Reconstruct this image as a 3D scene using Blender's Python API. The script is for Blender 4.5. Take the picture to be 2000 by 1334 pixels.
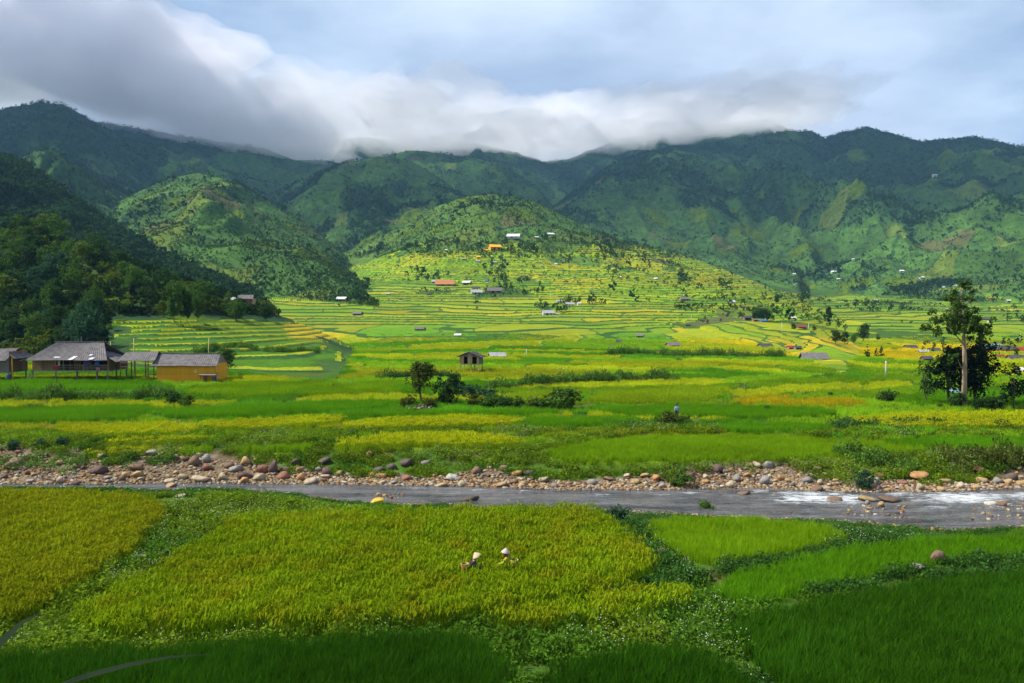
import bpy, bmesh, math, random
import numpy as np
from mathutils import Vector, Matrix

scene = bpy.context.scene
for o in list(bpy.data.objects):
    bpy.data.objects.remove(o)

# ------------------------------------------------------------------ camera
F = 1732.0            # focal length in pixels of the 2000 px wide photograph
Y0 = 620.0            # image row of the horizon
CZ = 14.0             # eye height above the datum
PITCH = math.atan((667.0 - Y0) / F)
cam_data = bpy.data.cameras.new('camera')
cam = bpy.data.objects.new('camera', cam_data)
scene.collection.objects.link(cam)
cam.location = (0, 0, CZ)
cam.rotation_euler = (math.pi / 2 - PITCH, 0, 0)
cam_data.sensor_width = 36.0
cam_data.lens = 36.0 * F / 2000.0
cam_data.clip_start = 0.1
cam_data.clip_end = 20000
scene.camera = cam

# ------------------------------------------------------------------ light
SUN_EL = math.radians(49)
SUN_AZ = math.radians(266)      # compass bearing of the sun seen from above, 0 = +Y, clockwise
SUN_DIR = Vector((math.sin(SUN_AZ) * math.cos(SUN_EL), math.cos(SUN_AZ) * math.cos(SUN_EL), math.sin(SUN_EL)))
sun_data = bpy.data.lights.new('sun', 'SUN')
sun = bpy.data.objects.new('sun', sun_data)
scene.collection.objects.link(sun)
sun_data.energy = 4.6
sun_data.angle = math.radians(0.8)
sun_data.color = (1.0, 0.92, 0.78)
sun.rotation_euler = (-SUN_DIR).to_track_quat('-Z', 'Y').to_euler()
sun.location = (-300, -60, 300)

world = bpy.data.worlds.new('World')
scene.world = world
world.use_nodes = True
wt = world.node_tree
wt.nodes.clear()
def wn(kind, **kw):
    n = wt.nodes.new(kind)
    for k, v in kw.items():
        setattr(n, k, v)
    return n
def wmath(op, a, b=None, c=None, clamp=False):
    n = wt.nodes.new('ShaderNodeMath'); n.operation = op; n.use_clamp = clamp
    for i, v in enumerate((a, b, c)):
        if v is None: continue
        if hasattr(v, 'links'): wt.links.new(v, n.inputs[i])
        else: n.inputs[i].default_value = v
    return n.outputs[0]
out = wn('ShaderNodeOutputWorld')
bg = wn('ShaderNodeBackground')
wt.links.new(bg.outputs[0], out.inputs[0])
sky = wn('ShaderNodeTexSky', sky_type='NISHITA', sun_disc=False)
sky.sun_elevation = SUN_EL
sky.sun_rotation = SUN_AZ
sky.altitude = 900
sky.air_density = 1.0
sky.dust_density = 1.5
tc = wn('ShaderNodeTexCoord')
sep = wn('ShaderNodeSeparateXYZ')
wt.links.new(tc.outputs['Generated'], sep.inputs[0])
zz = wmath('ADD', wmath('MAXIMUM', sep.outputs[2], 0.0), 0.16)
cmb = wn('ShaderNodeCombineXYZ')
wt.links.new(wmath('DIVIDE', sep.outputs[0], zz), cmb.inputs[0])
wt.links.new(wmath('DIVIDE', sep.outputs[1], zz), cmb.inputs[1])
def wnoise(scale, detail, rough, off, stretch=(1, 1, 1)):
    mp = wn('ShaderNodeMapping')
    mp.inputs['Location'].default_value = off
    mp.inputs['Scale'].default_value = stretch
    wt.links.new(cmb.outputs[0], mp.inputs[0])
    n = wn('ShaderNodeTexNoise')
    n.inputs['Scale'].default_value = scale
    n.inputs['Detail'].default_value = detail
    n.inputs['Roughness'].default_value = rough
    n.inputs['Distortion'].default_value = 0.0
    wt.links.new(mp.outputs[0], n.inputs['Vector'])
    return n.outputs['Fac']
def wramp(v, stops):
    r = wn('ShaderNodeValToRGB')
    r.color_ramp.interpolation = 'EASE'
    els = r.color_ramp.elements
    els[0].position, els[0].color = stops[0][0], (*stops[0][1], 1)
    els[1].position, els[1].color = stops[1][0], (*stops[1][1], 1)
    for p, c in stops[2:]:
        e = els.new(p); e.color = (*c, 1)
    wt.links.new(v, r.inputs[0])
    return r.outputs[0]
def wmix(fac, a, b):
    m = wn('ShaderNodeMix', data_type='RGBA')
    for sock, v in ((m.inputs[0], fac), (m.inputs[6], a), (m.inputs[7], b)):
        if hasattr(v, 'links'): wt.links.new(v, sock)
        else: sock.default_value = v if not isinstance(v, tuple) else (*v, 1)
    return m.outputs[2]
SKY_A = (11.0, 1.0, 2.0); SKY_B = (7.1, 4.4, 1.0)
skys = wn('ShaderNodeVectorMath', operation='SCALE')
wt.links.new(sky.outputs[0], skys.inputs[0]); skys.inputs['Scale'].default_value = 0.075
# thin bright veil, then soft grey stratus over it
veil = wmath('MULTIPLY', wramp(wnoise(0.55, 7, 0.55, SKY_A), [(0.38, (0, 0, 0)), (0.62, (1, 1, 1))]), 0.9)
c1 = wmix(veil, skys.outputs[0], (0.52, 0.60, 0.70))
grey = wramp(wnoise(0.45, 8, 0.56, SKY_B, (0.8, 1.1, 1)), [(0.46, (0, 0, 0)), (0.70, (1, 1, 1))])
shade = wramp(wnoise(1.0, 6, 0.6, (1.1, 9.4, 3.0)), [(0.35, (0.24, 0.28, 0.38)), (0.65, (0.38, 0.43, 0.53))])
c2 = wmix(wmath('MULTIPLY', grey, 0.8), c1, shade)
wt.links.new(c2, bg.inputs[0])
bg.inputs[1].default_value = 1.0

# ------------------------------------------------------------------ exposure and render settings
scene.view_settings.view_transform = 'Standard'
scene.view_settings.look = 'None'
scene.view_settings.gamma = 1.0
scene.view_settings.use_curve_mapping = False
scene.view_settings.exposure = 0.84
scene.render.engine = 'CYCLES'
cy = scene.cycles
cy.use_denoising = True
try: cy.denoiser = 'OPENIMAGEDENOISE'
except Exception: pass
cy.max_bounces = 8; cy.diffuse_bounces = 2; cy.glossy_bounces = 2
cy.transmission_bounces = 2; cy.volume_bounces = 7; cy.transparent_max_bounces = 8
cy.caustics_reflective = False; cy.caustics_refractive = False
cy.sample_clamp_indirect = 4.0

# ------------------------------------------------------------------ helpers
COL = scene.collection
rng = np.random.default_rng(7)
random.seed(7)

CP, SP = math.cos(PITCH), math.sin(PITCH)
def at(px, py, y):
    """world point seen at photo pixel (px, py) that stands y metres in front of the eye"""
    a = (px - 1000.0) / F; b = (667.0 - py) / F
    t = y / (b * SP + CP)
    return np.array((t * a, y, CZ + t * (b * CP - SP)))
def proj(x, y, z):
    z = z - CZ
    d = y * CP - z * SP
    return 1000 + F * x / d, 667 - F * (y * SP + z * CP) / d
def zrow(py, y):
    b = (667.0 - np.asarray(py, float)) / F
    return CZ + y / (b * SP + CP) * (b * CP - SP)

def _hash(ix, iy, seed):
    h = (ix.astype(np.int64) * 374761393 + iy.astype(np.int64) * 668265263 + seed * 974634777) & 0xffffffff
    h = ((h ^ (h >> 13)) * 1274126177) & 0xffffffff
    h = h ^ (h >> 16)
    return (h & 0xffffff) / float(0x1000000)
def vnoise(x, y, seed=0):
    x = np.asarray(x, float); y = np.asarray(y, float)
    ix = np.floor(x); iy = np.floor(y); fx = x - ix; fy = y - iy
    ix = ix.astype(np.int64); iy = iy.astype(np.int64)
    fx = fx * fx * fx * (fx * (fx * 6 - 15) + 10); fy = fy * fy * fy * (fy * (fy * 6 - 15) + 10)
    a = _hash(ix, iy, seed); b = _hash(ix + 1, iy, seed); c = _hash(ix, iy + 1, seed); d = _hash(ix + 1, iy + 1, seed)
    return (a + (b - a) * fx) * (1 - fy) + (c + (d - c) * fx) * fy
def fbm(x, y, seed=0, octv=4, gain=0.5):
    s = 0; amp = 1; tot = 0
    x = np.asarray(x, float); y = np.asarray(y, float)
    for i in range(octv):
        s = s + amp * vnoise(x + 17.3 * i, y - 9.1 * i, seed + i * 31); tot += amp
        amp *= gain; x = x * 2.03; y = y * 2.03
    return s / tot
def ridged(x, y, seed=0, octv=4):
    s = 0; amp = 1; tot = 0
    for i in range(octv):
        n = 1 - np.abs(2 * vnoise(x + 5.2 * i, y + 1.7 * i, seed + i * 13) - 1)
        s = s + amp * n * n; tot += amp; amp *= 0.5; x = x * 2.07; y = y * 2.07
    return s / tot
def sstep(a, b, x):
    t = np.clip((x - a) / (b - a), 0, 1)
    return t * t * (3 - 2 * t)
def voronoi(x, y, seed=0):
    """cell id hash (0..1), second hash, distance to the nearest border"""
    x = np.asarray(x, float); y = np.asarray(y, float)
    ix = np.floor(x).astype(np.int64); iy = np.floor(y).astype(np.int64)
    d1 = np.full(x.shape, 9e9); d2 = np.full(x.shape, 9e9); h1 = np.zeros(x.shape); h2 = np.zeros(x.shape)
    for dx in (-1, 0, 1):
        for dy in (-1, 0, 1):
            cx = ix + dx; cy_ = iy + dy
            px_ = cx + 0.1 + 0.8 * _hash(cx, cy_, seed); py_ = cy_ + 0.1 + 0.8 * _hash(cx, cy_, seed + 1)
            d = np.hypot(x - px_, y - py_)
            near = d < d1
            d2 = np.where(near, d1, np.minimum(d2, d))
            h1 = np.where(near, _hash(cx, cy_, seed + 2), h1); h2 = np.where(near, _hash(cx, cy_, seed + 3), h2)
            d1 = np.where(near, d, d1)
    return h1, h2, d2 - d1
def inpoly(px, py, poly):
    poly = np.asarray(poly, float)
    r = np.zeros(np.shape(px), bool)
    n = len(poly); j = n - 1
    for i in range(n):
        xi, yi = poly[i]; xj, yj = poly[j]
        if yi != yj:
            r ^= ((yi > py) != (yj > py)) & (px < (xj - xi) * (py - yi) / (yj - yi) + xi)
        j = i
    return r

# materials -----------------------------------------------------------
def new_mat(name):
    m = bpy.data.materials.new(name); m.use_nodes = True
    nt = m.node_tree; nt.nodes.clear()
    o = nt.nodes.new('ShaderNodeOutputMaterial')
    return m, nt, o
def N(nt, kind, ins=None, **kw):
    n = nt.nodes.new(kind)
    for k, v in kw.items(): setattr(n, k, v)
    for k, v in (ins or {}).items():
        s = n.inputs[k]
        if hasattr(v, 'links'): nt.links.new(v, s)
        else: s.default_value = v
    return n
def MIX(nt, fac, a, b, blend='MIX'):
    m = nt.nodes.new('ShaderNodeMix'); m.data_type = 'RGBA'; m.blend_type = blend
    for s, v in ((m.inputs[0], fac), (m.inputs[6], a), (m.inputs[7], b)):
        if hasattr(v, 'links'): nt.links.new(v, s)
        elif isinstance(v, (tuple, list)): s.default_value = (*v[:3], 1)
        else: s.default_value = v
    return m.outputs[2]
def RAMP(nt, v, stops):
    r = nt.nodes.new('ShaderNodeValToRGB'); e = r.color_ramp.elements
    e[0].position, e[0].color = stops[0][0], (*stops[0][1], 1)
    e[1].position, e[1].color = stops[1][0], (*stops[1][1], 1)
    for p, c in stops[2:]:
        k = e.new(p); k.color = (*c, 1)
    nt.links.new(v, r.inputs[0])
    return r.outputs[0]
def NOISE(nt, scale, detail=4, rough=0.55, vec=None, mapping=None):
    n = nt.nodes.new('ShaderNodeTexNoise')
    n.inputs['Scale'].default_value = scale; n.inputs['Detail'].default_value = detail; n.inputs['Roughness'].default_value = rough
    if vec is None:
        vec = nt.nodes.new('ShaderNodeTexCoord').outputs['Object']
    if mapping:
        mp = nt.nodes.new('ShaderNodeMapping'); mp.inputs['Scale'].default_value = mapping
        nt.links.new(vec, mp.inputs[0]); vec = mp.outputs[0]
    nt.links.new(vec, n.inputs['Vector'])
    return n.outputs['Fac']
_mats = {}
def mat(name, col, col2=None, scale=3.0, rough=0.85, bump=0.0, mapping=None, spec=0.3, vary=0.0):
    """two-tone noisy surface; vary shifts the tone from object to object"""
    if name in _mats: return _mats[name]
    m, nt, o = new_mat(name)
    col2 = col2 or tuple(c * 0.6 for c in col)
    nf = NOISE(nt, scale, 5, 0.6, mapping=mapping)
    c = MIX(nt, RAMP(nt, nf, [(0.32, (0, 0, 0)), (0.68, (1, 1, 1))]), col2, col)
    if vary:
        oi = N(nt, 'ShaderNodeObjectInfo')
        mr = N(nt, 'ShaderNodeMapRange', {0: oi.outputs['Random'], 3: 1 - vary, 4: 1 + vary})
        c = MIX(nt, 1.0, c, mr.outputs[0], 'MULTIPLY')
    b = N(nt, 'ShaderNodeBsdfPrincipled', {'Base Color': c, 'Roughness': rough, 'Specular IOR Level': spec})
    if bump:
        bp = N(nt, 'ShaderNodeBump', {'Height': nf, 'Strength': bump, 'Distance': 0.05})
        nt.links.new(bp.outputs[0], b.inputs['Normal'])
    nt.links.new(b.outputs[0], o.inputs[0])
    _mats[name] = m
    return m

# objects ----------------------------------------------------------------
def tag(o, label=None, cat=None, group=None, kind=None):
    if label: o['label'] = label
    if cat: o['category'] = cat
    if group: o['group'] = group
    if kind: o['kind'] = kind
    return o
def link(o, parent=None):
    COL.objects.link(o)
    if parent is not None: o.parent = parent
    return o
def empty(name, loc=(0, 0, 0), rz=0.0, sc=1.0):
    o = bpy.data.objects.new(name, None)
    o.empty_display_size = 0.3
    o.location = [float(v) for v in loc]; o.rotation_euler = (0, 0, rz); o.scale = (sc, sc, sc)
    return link(o)
def np_mesh(name, verts, quads, smooth=False):
    """fast mesh from numpy arrays: verts (n,3), quads (m,4) or tris (m,3)"""
    me = bpy.data.meshes.new(name)
    verts = np.ascontiguousarray(verts, np.float32); quads = np.ascontiguousarray(quads, np.int32)
    k = quads.shape[1]
    me.vertices.add(len(verts)); me.vertices.foreach_set('co', verts.ravel())
    me.loops.add(quads.size); me.loops.foreach_set('vertex_index', quads.ravel())
    me.polygons.add(len(quads)); me.polygons.foreach_set('loop_start', np.arange(0, quads.size, k, dtype=np.int32))
    if smooth: me.polygons.foreach_set('use_smooth', np.ones(len(quads), bool))
    me.update(calc_edges=True)
    return me
class MB:
    """collects shapes into one mesh"""
    def __init__(s): s.v = []; s.f = []; s.mi = []; s.cur = 0
    def add(s, vs, fs):
        b = len(s.v); s.v.extend([tuple(map(float, p)) for p in vs])
        for q in fs: s.f.append(tuple(b + i for i in q)); s.mi.append(s.cur)
        return s
    def box(s, c, d, rz=0.0, M=None):
        x, y, z = d[0] / 2, d[1] / 2, d[2] / 2
        p = [(-x, -y, -z), (x, -y, -z), (x, y, -z), (-x, y, -z), (-x, -y, z), (x, -y, z), (x, y, z), (-x, y, z)]
        cs, sn = math.cos(rz), math.sin(rz)
        p = [(a * cs - b * sn + c[0], a * sn + b * cs + c[1], e + c[2]) for a, b, e in p]
        return s.add(p, [(0, 3, 2, 1), (4, 5, 6, 7), (0, 1, 5, 4), (1, 2, 6, 5), (2, 3, 7, 6), (3, 0, 4, 7)])
    def tube(s, pts, rad, n=6, cap=True):
        pts = [Vector(p) for p in pts]
        if not hasattr(rad, '__len__'): rad = [rad] * len(pts)
        rings = []
        for i, p in enumerate(pts):
            d = (pts[min(i + 1, len(pts) - 1)] - pts[max(i - 1, 0)]).normalized()
            a = d.orthogonal().normalized() if i == 0 else (a - d * a.dot(d)).normalized()
            b = d.cross(a)
            rings.append([p + (a * math.cos(2 * math.pi * k / n) + b * math.sin(2 * math.pi * k / n)) * rad[i] for k in range(n)])
        vs = [v for r in rings for v in r]; fs = []
        for i in range(len(pts) - 1):
            for k in range(n):
                fs.append((i * n + k, i * n + (k + 1) % n, (i + 1) * n + (k + 1) % n, (i + 1) * n + k))
        if cap:
            fs.append(tuple(range(n - 1, -1, -1))); fs.append(tuple((len(pts) - 1) * n + k for k in range(n)))
        return s.add(vs, fs)
    def slab(s, quad, th):
        """a four-cornered sheet with thickness downwards along its normal"""
        q = [Vector(p) for p in quad]
        nrm = (q[1] - q[0]).cross(q[3] - q[0]).normalized() * th
        vs = q + [p - nrm for p in q]
        return s.add(vs, [(0, 1, 2, 3), (7, 6, 5, 4), (0, 4, 5, 1), (1, 5, 6, 2), (2, 6, 7, 3), (3, 7, 4, 0)])
    def mesh(s, name, mats=(), smooth=False):
        me = bpy.data.meshes.new(name)
        me.from_pydata(s.v, [], s.f)
        for m in (mats if isinstance(mats, (list, tuple)) else [mats]): me.materials.append(m)
        if s.mi and max(s.mi) > 0: me.polygons.foreach_set('material_index', s.mi)
        if smooth: me.polygons.foreach_set('use_smooth', [True] * len(s.f))
        me.update()
        return me
    def build(s, name, mats, parent=None, smooth=False, loc=None):
        o = bpy.data.objects.new(name, s.mesh(name, mats, smooth))
        if loc is not None: o.location = [float(v) for v in loc]
        return link(o, parent)
def copy_tree(o, parent=None):
    c = o.copy(); COL.objects.link(c)
    if parent is not None:
        c.parent = parent; c.matrix_parent_inverse = o.matrix_parent_inverse.copy()
    for ch in o.children: copy_tree(ch, c)
    return c
# ==================================================================== terrain
# river banks, where the water meets them (photo pixel -> distance at water level)
ZW = CZ - 13.2
def rdist(py, z=ZW): return (CZ - z) * F / (np.asarray(py, float) - Y0)
_near = np.array([(-900, 958), (0, 956), (230, 957), (300, 962), (420, 957), (560, 968), (700, 986), (900, 992), (1050, 996), (1200, 1002), (1450, 1016), (1650, 1022), (1850, 1041), (2000, 1034), (2900, 1025)])
_far = np.array([(-900, 944), (0, 946), (200, 946), (300, 944), (500, 945), (700, 947), (900, 950), (1100, 957), (1250, 957), (1500, 954), (1700, 962), (1850, 960), (2000, 953), (2900, 945)])
def y_near(u): return np.interp(u, (_near[:, 0] - 1000) / F, rdist(_near[:, 1]))
def y_far(u): return np.interp(u, (_far[:, 0] - 1000) / F, rdist(_far[:, 1]))

def beach_w(u):
    """how far the stones reach up the far bank"""
    return np.interp(u, (np.array([-900, 0, 250, 450, 700, 900, 1000, 1150, 1320, 1400, 1600, 1680, 1800, 1900, 2000, 2900]) - 1000) / F, [1.5, 1.5, 1.4, 1.35, 1.35, 1.05, .7, .6, .8, 1.6, 1.6, .8, .9, 1.3, 1.4, 1.4])
# valley floor: image row at each distance, for a few image columns
_FD = np.array([78, 95, 110, 130, 160, 190, 220, 250, 320, 420, 600, 800, 1000, 1300, 1800, 2600, 5000.])
_FC = {-900: (872, 813, 777, 748, 721, 704, 696, 690, 680, 665, 640, 618, 598, 575, 555, 540, 540),
       0:    (872, 813, 777, 748, 721, 704, 696, 688, 670, 645, 612, 590, 572, 550, 540, 530, 530),
       600:  (870, 812, 778, 748, 721, 704, 693, 684, 664, 638, 596, 565, 546, 525, 520, 520, 520),
       1000: (870, 812, 778, 748, 721, 705, 692, 682, 661, 632, 584, 545, 520, 505, 505, 510, 520),
       1350: (870, 812, 778, 750, 723, 706, 694, 684, 664, 638, 596, 566, 548, 532, 525, 520, 520),
       1650: (870, 814, 784, 756, 727, 708, 696, 686, 668, 648, 618, 600, 588, 574, 556, 535, 520),
       2000: (872, 818, 788, 760, 729, 709, 697, 688, 670, 652, 626, 606, 590, 566, 540, 520, 510),
       2900: (872, 818, 788, 760, 729, 709, 697, 688, 670, 652, 620, 596, 576, 545, 520, 500, 500)}
_fu = np.array([(k - 1000) / F for k in _FC]); _fz = np.array([[zrow(p, d) for p, d in zip(v, _FD)] for v in _FC.values()])
def floor_z(u, y):
    ly = np.log(np.clip(y, _FD[0], _FD[-1])); lf = np.log(_FD)
    k = np.clip(np.searchsorted(lf, ly) - 1, 0, len(lf) - 2)
    t = (ly - lf[k]) / (lf[k + 1] - lf[k])
    uu = np.clip(u, _fu[0], _fu[-1])
    j = np.clip(np.searchsorted(_fu, uu) - 1, 0, len(_fu) - 2)
    s = (uu - _fu[j]) / (_fu[j + 1] - _fu[j]); s = s * s * (3 - 2 * s)
    a = _fz[j, k] * (1 - t) + _fz[j, k + 1] * t
    b = _fz[j + 1, k] * (1 - t) + _fz[j + 1, k + 1] * t
    return a * (1 - s) + b * s
ZF = CZ - 12.0        # the fields on the near side of the river
def near_z(u, y):
    """ground on this side of the river, the channel and the far beach"""
    yn, yf = y_near(u), y_far(u)
    # bank the photographer stands on
    bank = np.interp(y, [0, 1.5, 4, 9, 16, 24], [CZ - 1.65, CZ - 1.9, CZ - 4.6, CZ - 8.6, CZ - 11.2, ZF])
    fld = np.where(y < 24, bank, ZF)
    # to the near bank and under water
    t = np.clip((y - (yn - 8.0)) / 8.0, 0, 1)
    fld = fld + (ZW - ZF) * t
    bed = ZW - 0.35 * np.sin(np.clip((y - yn) / np.maximum(yf - yn, 0.5), 0, 1) * math.pi) - 0.02
    t2 = np.clip((y - yf) / 9.0, 0, 1)
    zb = floor_z(u, np.maximum(y, 78))
    beach = ZW + (zb - ZW) * (0.35 * t2 + 0.65 * sstep(0.15, 1, t2))
    return np.where(y < yn, fld, np.where(y < yf, bed, beach))

# hills: crest lines (photo column, photo row, distance), depth of the front slope, shape
def px2u(px): return (np.asarray(px, float) - 1000) / F
HILLS = [
 # near wooded hillside with the terraces at its foot
 dict(c=[(-900, 330, 480), (-300, 372, 400), (0, 422, 350), (60, 438, 340), (120, 470, 330), (200, 500, 315), (300, 534, 305), (400, 566, 300), (480, 590, 300), (560, 622, 290), (640, 655, 280), (720, 690, 270)], w=150, p=1.15, amp=0.05, lam=60, seed=3),
 # dark forest ridge behind it
 dict(c=[(-900, 180, 950), (-200, 250, 880), (0, 306, 840), (60, 336, 820), (120, 374, 800), (180, 418, 780), (240, 458, 760), (320, 500, 740), (420, 545, 720), (520, 590, 700)], w=420, p=1.05, amp=0.10, lam=120, seed=5),
 # left mountain
 dict(c=[(-900, 150, 2300), (-100, 210, 2250), (0, 216, 2250), (50, 206, 2230), (90, 199, 2200), (130, 204, 2200), (180, 232, 2250), (240, 268, 2350), (350, 305, 2550), (470, 337, 2700), (580, 372, 2800), (700, 430, 2900)], w=1350, p=1.05, amp=0.13, lam=420, seed=11),
 # higher ridge behind, running up into the cloud
 dict(c=[(-100, 240, 3000), (120, 225, 3000), (240, 245, 3000), (400, 272, 3100), (520, 290, 3200), (580, 312, 3200), (640, 312, 3250), (700, 330, 3250), (780, 380, 3300)], w=1300, p=1.1, amp=0.10, lam=380, seed=12),
 # rounded hill with field patches
 dict(c=[(120, 470, 1350), (200, 414, 1380), (260, 380, 1400), (330, 350, 1400), (390, 337, 1400), (440, 348, 1400), (520, 390, 1380), (590, 432, 1350), (640, 468, 1320), (680, 505, 1300), (740, 550, 1250)], w=700, p=0.85, amp=0.09, lam=240, seed=17),
 # centre mountain and the one behind it
 dict(c=[(440, 450, 2400), (530, 382, 2400), (600, 348, 2350), (680, 317, 2300), (740, 305, 2300), (790, 309, 2300), (840, 335, 2250), (890, 372, 2200), (960, 420, 2150), (1040, 480, 2050)], w=950, p=0.95, amp=0.12, lam=320, seed=23),
 dict(c=[(600, 360, 3100), (700, 325, 3100), (760, 302, 3050), (800, 292, 3000), (850, 297, 3000), (920, 309, 3000), (990, 322, 2950), (1050, 370, 2900), (1120, 440, 2800)], w=1100, p=1.0, amp=0.12, lam=340, seed=29),
 # far wall of the valley, its top in the cloud
 dict(c=[(500, 300, 4000), (700, 270, 4000), (900, 275, 4000), (1000, 296, 3900), (1060, 318, 3900), (1110, 312, 3900), (1200, 275, 3900), (1320, 250, 3900), (1500, 235, 3900), (1560, 262, 3900), (1700, 330, 3900)], w=1500, p=1.0, amp=0.10, lam=400, seed=31),
 # front centre hill running down to the right
 dict(c=[(600, 545, 1450), (660, 500, 1450), (720, 472, 1430), (790, 440, 1400), (850, 404, 1380), (910, 384, 1360), (960, 379, 1350), (1000, 383, 1350), (1050, 397, 1330), (1100, 421, 1300), (1150, 448, 1260), (1220, 472, 1200), (1290, 488, 1130), (1360, 507, 1060), (1430, 534, 980), (1510, 566, 900), (1600, 600, 820), (1700, 640, 760)], w=640, p=1.08, amp=0.07, lam=190, seed=37),
 # right hand mountain: left spur, main ridge, right ridge
 dict(c=[(1020, 450, 2700), (1080, 405, 2750), (1140, 360, 2800), (1200, 320, 2850), (1260, 298, 2850), (1310, 290, 2850), (1360, 300, 2800), (1410, 340, 2700), (1470, 400, 2600), (1560, 470, 2450)], w=1250, p=0.95, amp=0.12, lam=380, seed=41),
 dict(c=[(1180, 330, 3500), (1280, 296, 3450), (1390, 276, 3400), (1480, 263, 3350), (1540, 255, 3300), (1580, 256, 3300), (1606, 271, 3250), (1640, 259, 3200), (1690, 250, 3150), (1740, 261, 3100), (1795, 276, 3050), (1840, 272, 3000), (1900, 267, 2950), (1950, 279, 2900), (2000, 291, 2850), (2300, 330, 2700), (2900, 330, 2500)], w=1900, p=1.12, amp=0.14, lam=460, seed=43),
 # nearer slope at the right edge of the valley
 dict(c=[(1560, 640, 1500), (1680, 590, 1520), (1780, 545, 1550), (1880, 500, 1600), (2000, 440, 1650), (2150, 380, 1700), (2900, 330, 1700)], w=650, p=1.1, amp=0.10, lam=260, seed=47),
]
for h in HILLS:
    c = np.array(h['c'], float)
    h['u'] = px2u(c[:, 0]); h['D'] = c[:, 2]; h['z'] = np.array([at(*r)[2] for r in c])
def hills_z(u, y, base):
    shp = u.shape; u = u.ravel(); y = y.ravel()
    z = base.ravel().copy(); which = np.full(u.shape, -1)
    for i, h in enumerate(HILLS):
        Dc = np.interp(u, h['u'], h['D']); w = h['w']
        m = np.nonzero((u > h['u'][0]) & (u < h['u'][-1]) & (y > Dc - w) & (y < Dc + 1500))[0]
        if len(m) == 0: continue
        U = u[m]; Y = y[m]; D = Dc[m]; x = U * Y
        zc = np.interp(U, h['u'], h['z'])
        zf = floor_z(U, np.maximum(D - w, 80)); lam = h['lam']
        wx = x + lam * 0.5 * (fbm(x / lam, Y / lam, h['seed'] + 90, 2) - 0.5)
        sp = ridged(wx / lam, Y / (lam * 2.2), h['seed'], 5) - 0.45
        sp = sp + 0.4 * (ridged(wx / (lam * 0.33), Y / (lam * 0.85), h['seed'] + 5, 3) - 0.45)
        fine = fbm(x / (lam * 0.15), Y / (lam * 0.2), h['seed'] + 7, 3) - 0.5
        tt = np.clip((Y - (D - w)) / w, 0, 1); hgt = np.maximum(zc - zf, 0)
        env = np.sin(tt * math.pi) ** 0.7
        zz = zf + hgt * tt ** h['p'] + hgt * h['amp'] * (sp * 2.35 * env + fine * 0.6 * (env + 0.08))
        zz = np.where(Y > D, zc + hgt * h['amp'] * fine * 0.04 - np.maximum(Y - D, 0) * 0.55, zz)
        k = 0.03 * np.maximum(hgt, 20); z0 = z[m]
        d = np.clip(0.5 + 0.5 * (zz - z0) / k, 0, 1)
        nz = z0 * (1 - d) + zz * d + k * d * (1 - d)
        which[m] = np.where(zz > z0, i, which[m])
        z[m] = np.maximum(nz, z0)
    return z.reshape(shp), which.reshape(shp)
def ground_raw(u, y):
    """smooth ground without terrace steps"""
    u = np.asarray(u, float); y = np.asarray(y, float)
    fz = floor_z(u, y)
    x = u * y
    fz = fz + sstep(150, 500, y) * (fbm(x / 90, y / 120, 71, 3) - 0.5) * np.clip(y / 100, 0, 9)
    z, w = hills_z(u, y, fz)
    yf = y_far(u)
    return np.where(y < yf + 9.0, near_z(u, y), z), w
_GU = np.linspace(-1.2, 1.2, 560); _GY = np.concatenate([np.linspace(0.5, 90, 260)[:-1], np.geomspace(90, 5000, 640)])
_GZ = None
def ground_fast(u, y):
    """bilinear look-up of the smooth ground"""
    global _GZ
    if _GZ is None:
        A, B = np.meshgrid(_GU, _GY); _GZ = ground_raw(A, B)[0]
    i = np.clip(np.searchsorted(_GY, y) - 1, 0, len(_GY) - 2); t = np.clip((y - _GY[i]) / (_GY[i + 1] - _GY[i]), 0, 1)
    g = np.clip((u + 1.2) / 2.4, 0, 0.9999) * (len(_GU) - 1); j = g.astype(int); s = g - j
    return (_GZ[i, j] * (1 - s) + _GZ[i, j + 1] * s) * (1 - t) + (_GZ[i + 1, j] * (1 - s) + _GZ[i + 1, j + 1] * s) * t
def ground(x, y):
    x = np.atleast_1d(np.asarray(x, float)); y = np.atleast_1d(np.asarray(y, float))
    return ground_fast(x / np.maximum(y, 0.5), y)
def gz(x, y): return float(ground(x, y)[0])
def hit(px, py, y0=22, y1=4500):
    """distance at which the ray through a photo pixel meets the ground"""
    ys = np.geomspace(y0, y1, 900)
    u = np.full(ys.shape, (px - 1000) / F)
    z = ground_fast(u, ys)
    r = zrow(py, ys)
    k = np.nonzero(r <= z)[0]
    if len(k) == 0: return None
    k = k[0]
    if k == 0: return float(ys[0])
    a = (r - z)[k - 1]; b = (r - z)[k]
    return float(ys[k - 1] + (ys[k] - ys[k - 1]) * a / (a - b))
def spot(px, py):
    """point of the ground seen at a photo pixel"""
    y = hit(px, py)
    p = at(px, py, y)
    return np.array((p[0], p[1], gz(p[0], p[1])))

# colours of crops, linear
C_YEL = np.array((0.29, 0.24, 0.006)); C_YG = np.array((0.19, 0.225, 0.006)); C_LG = np.array((0.115, 0.205, 0.006))
C_GR = np.array((0.06, 0.165, 0.006)); C_DG = np.array((0.026, 0.075, 0.012)); C_TAN = np.array((0.32, 0.22, 0.07)); C_WEED = np.array((0.045, 0.10, 0.012))
C_FOR = np.array((0.016, 0.045, 0.014)); C_MEA = np.array((0.042, 0.098, 0.016)); C_SOIL = np.array((0.30, 0.13, 0.05))

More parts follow.
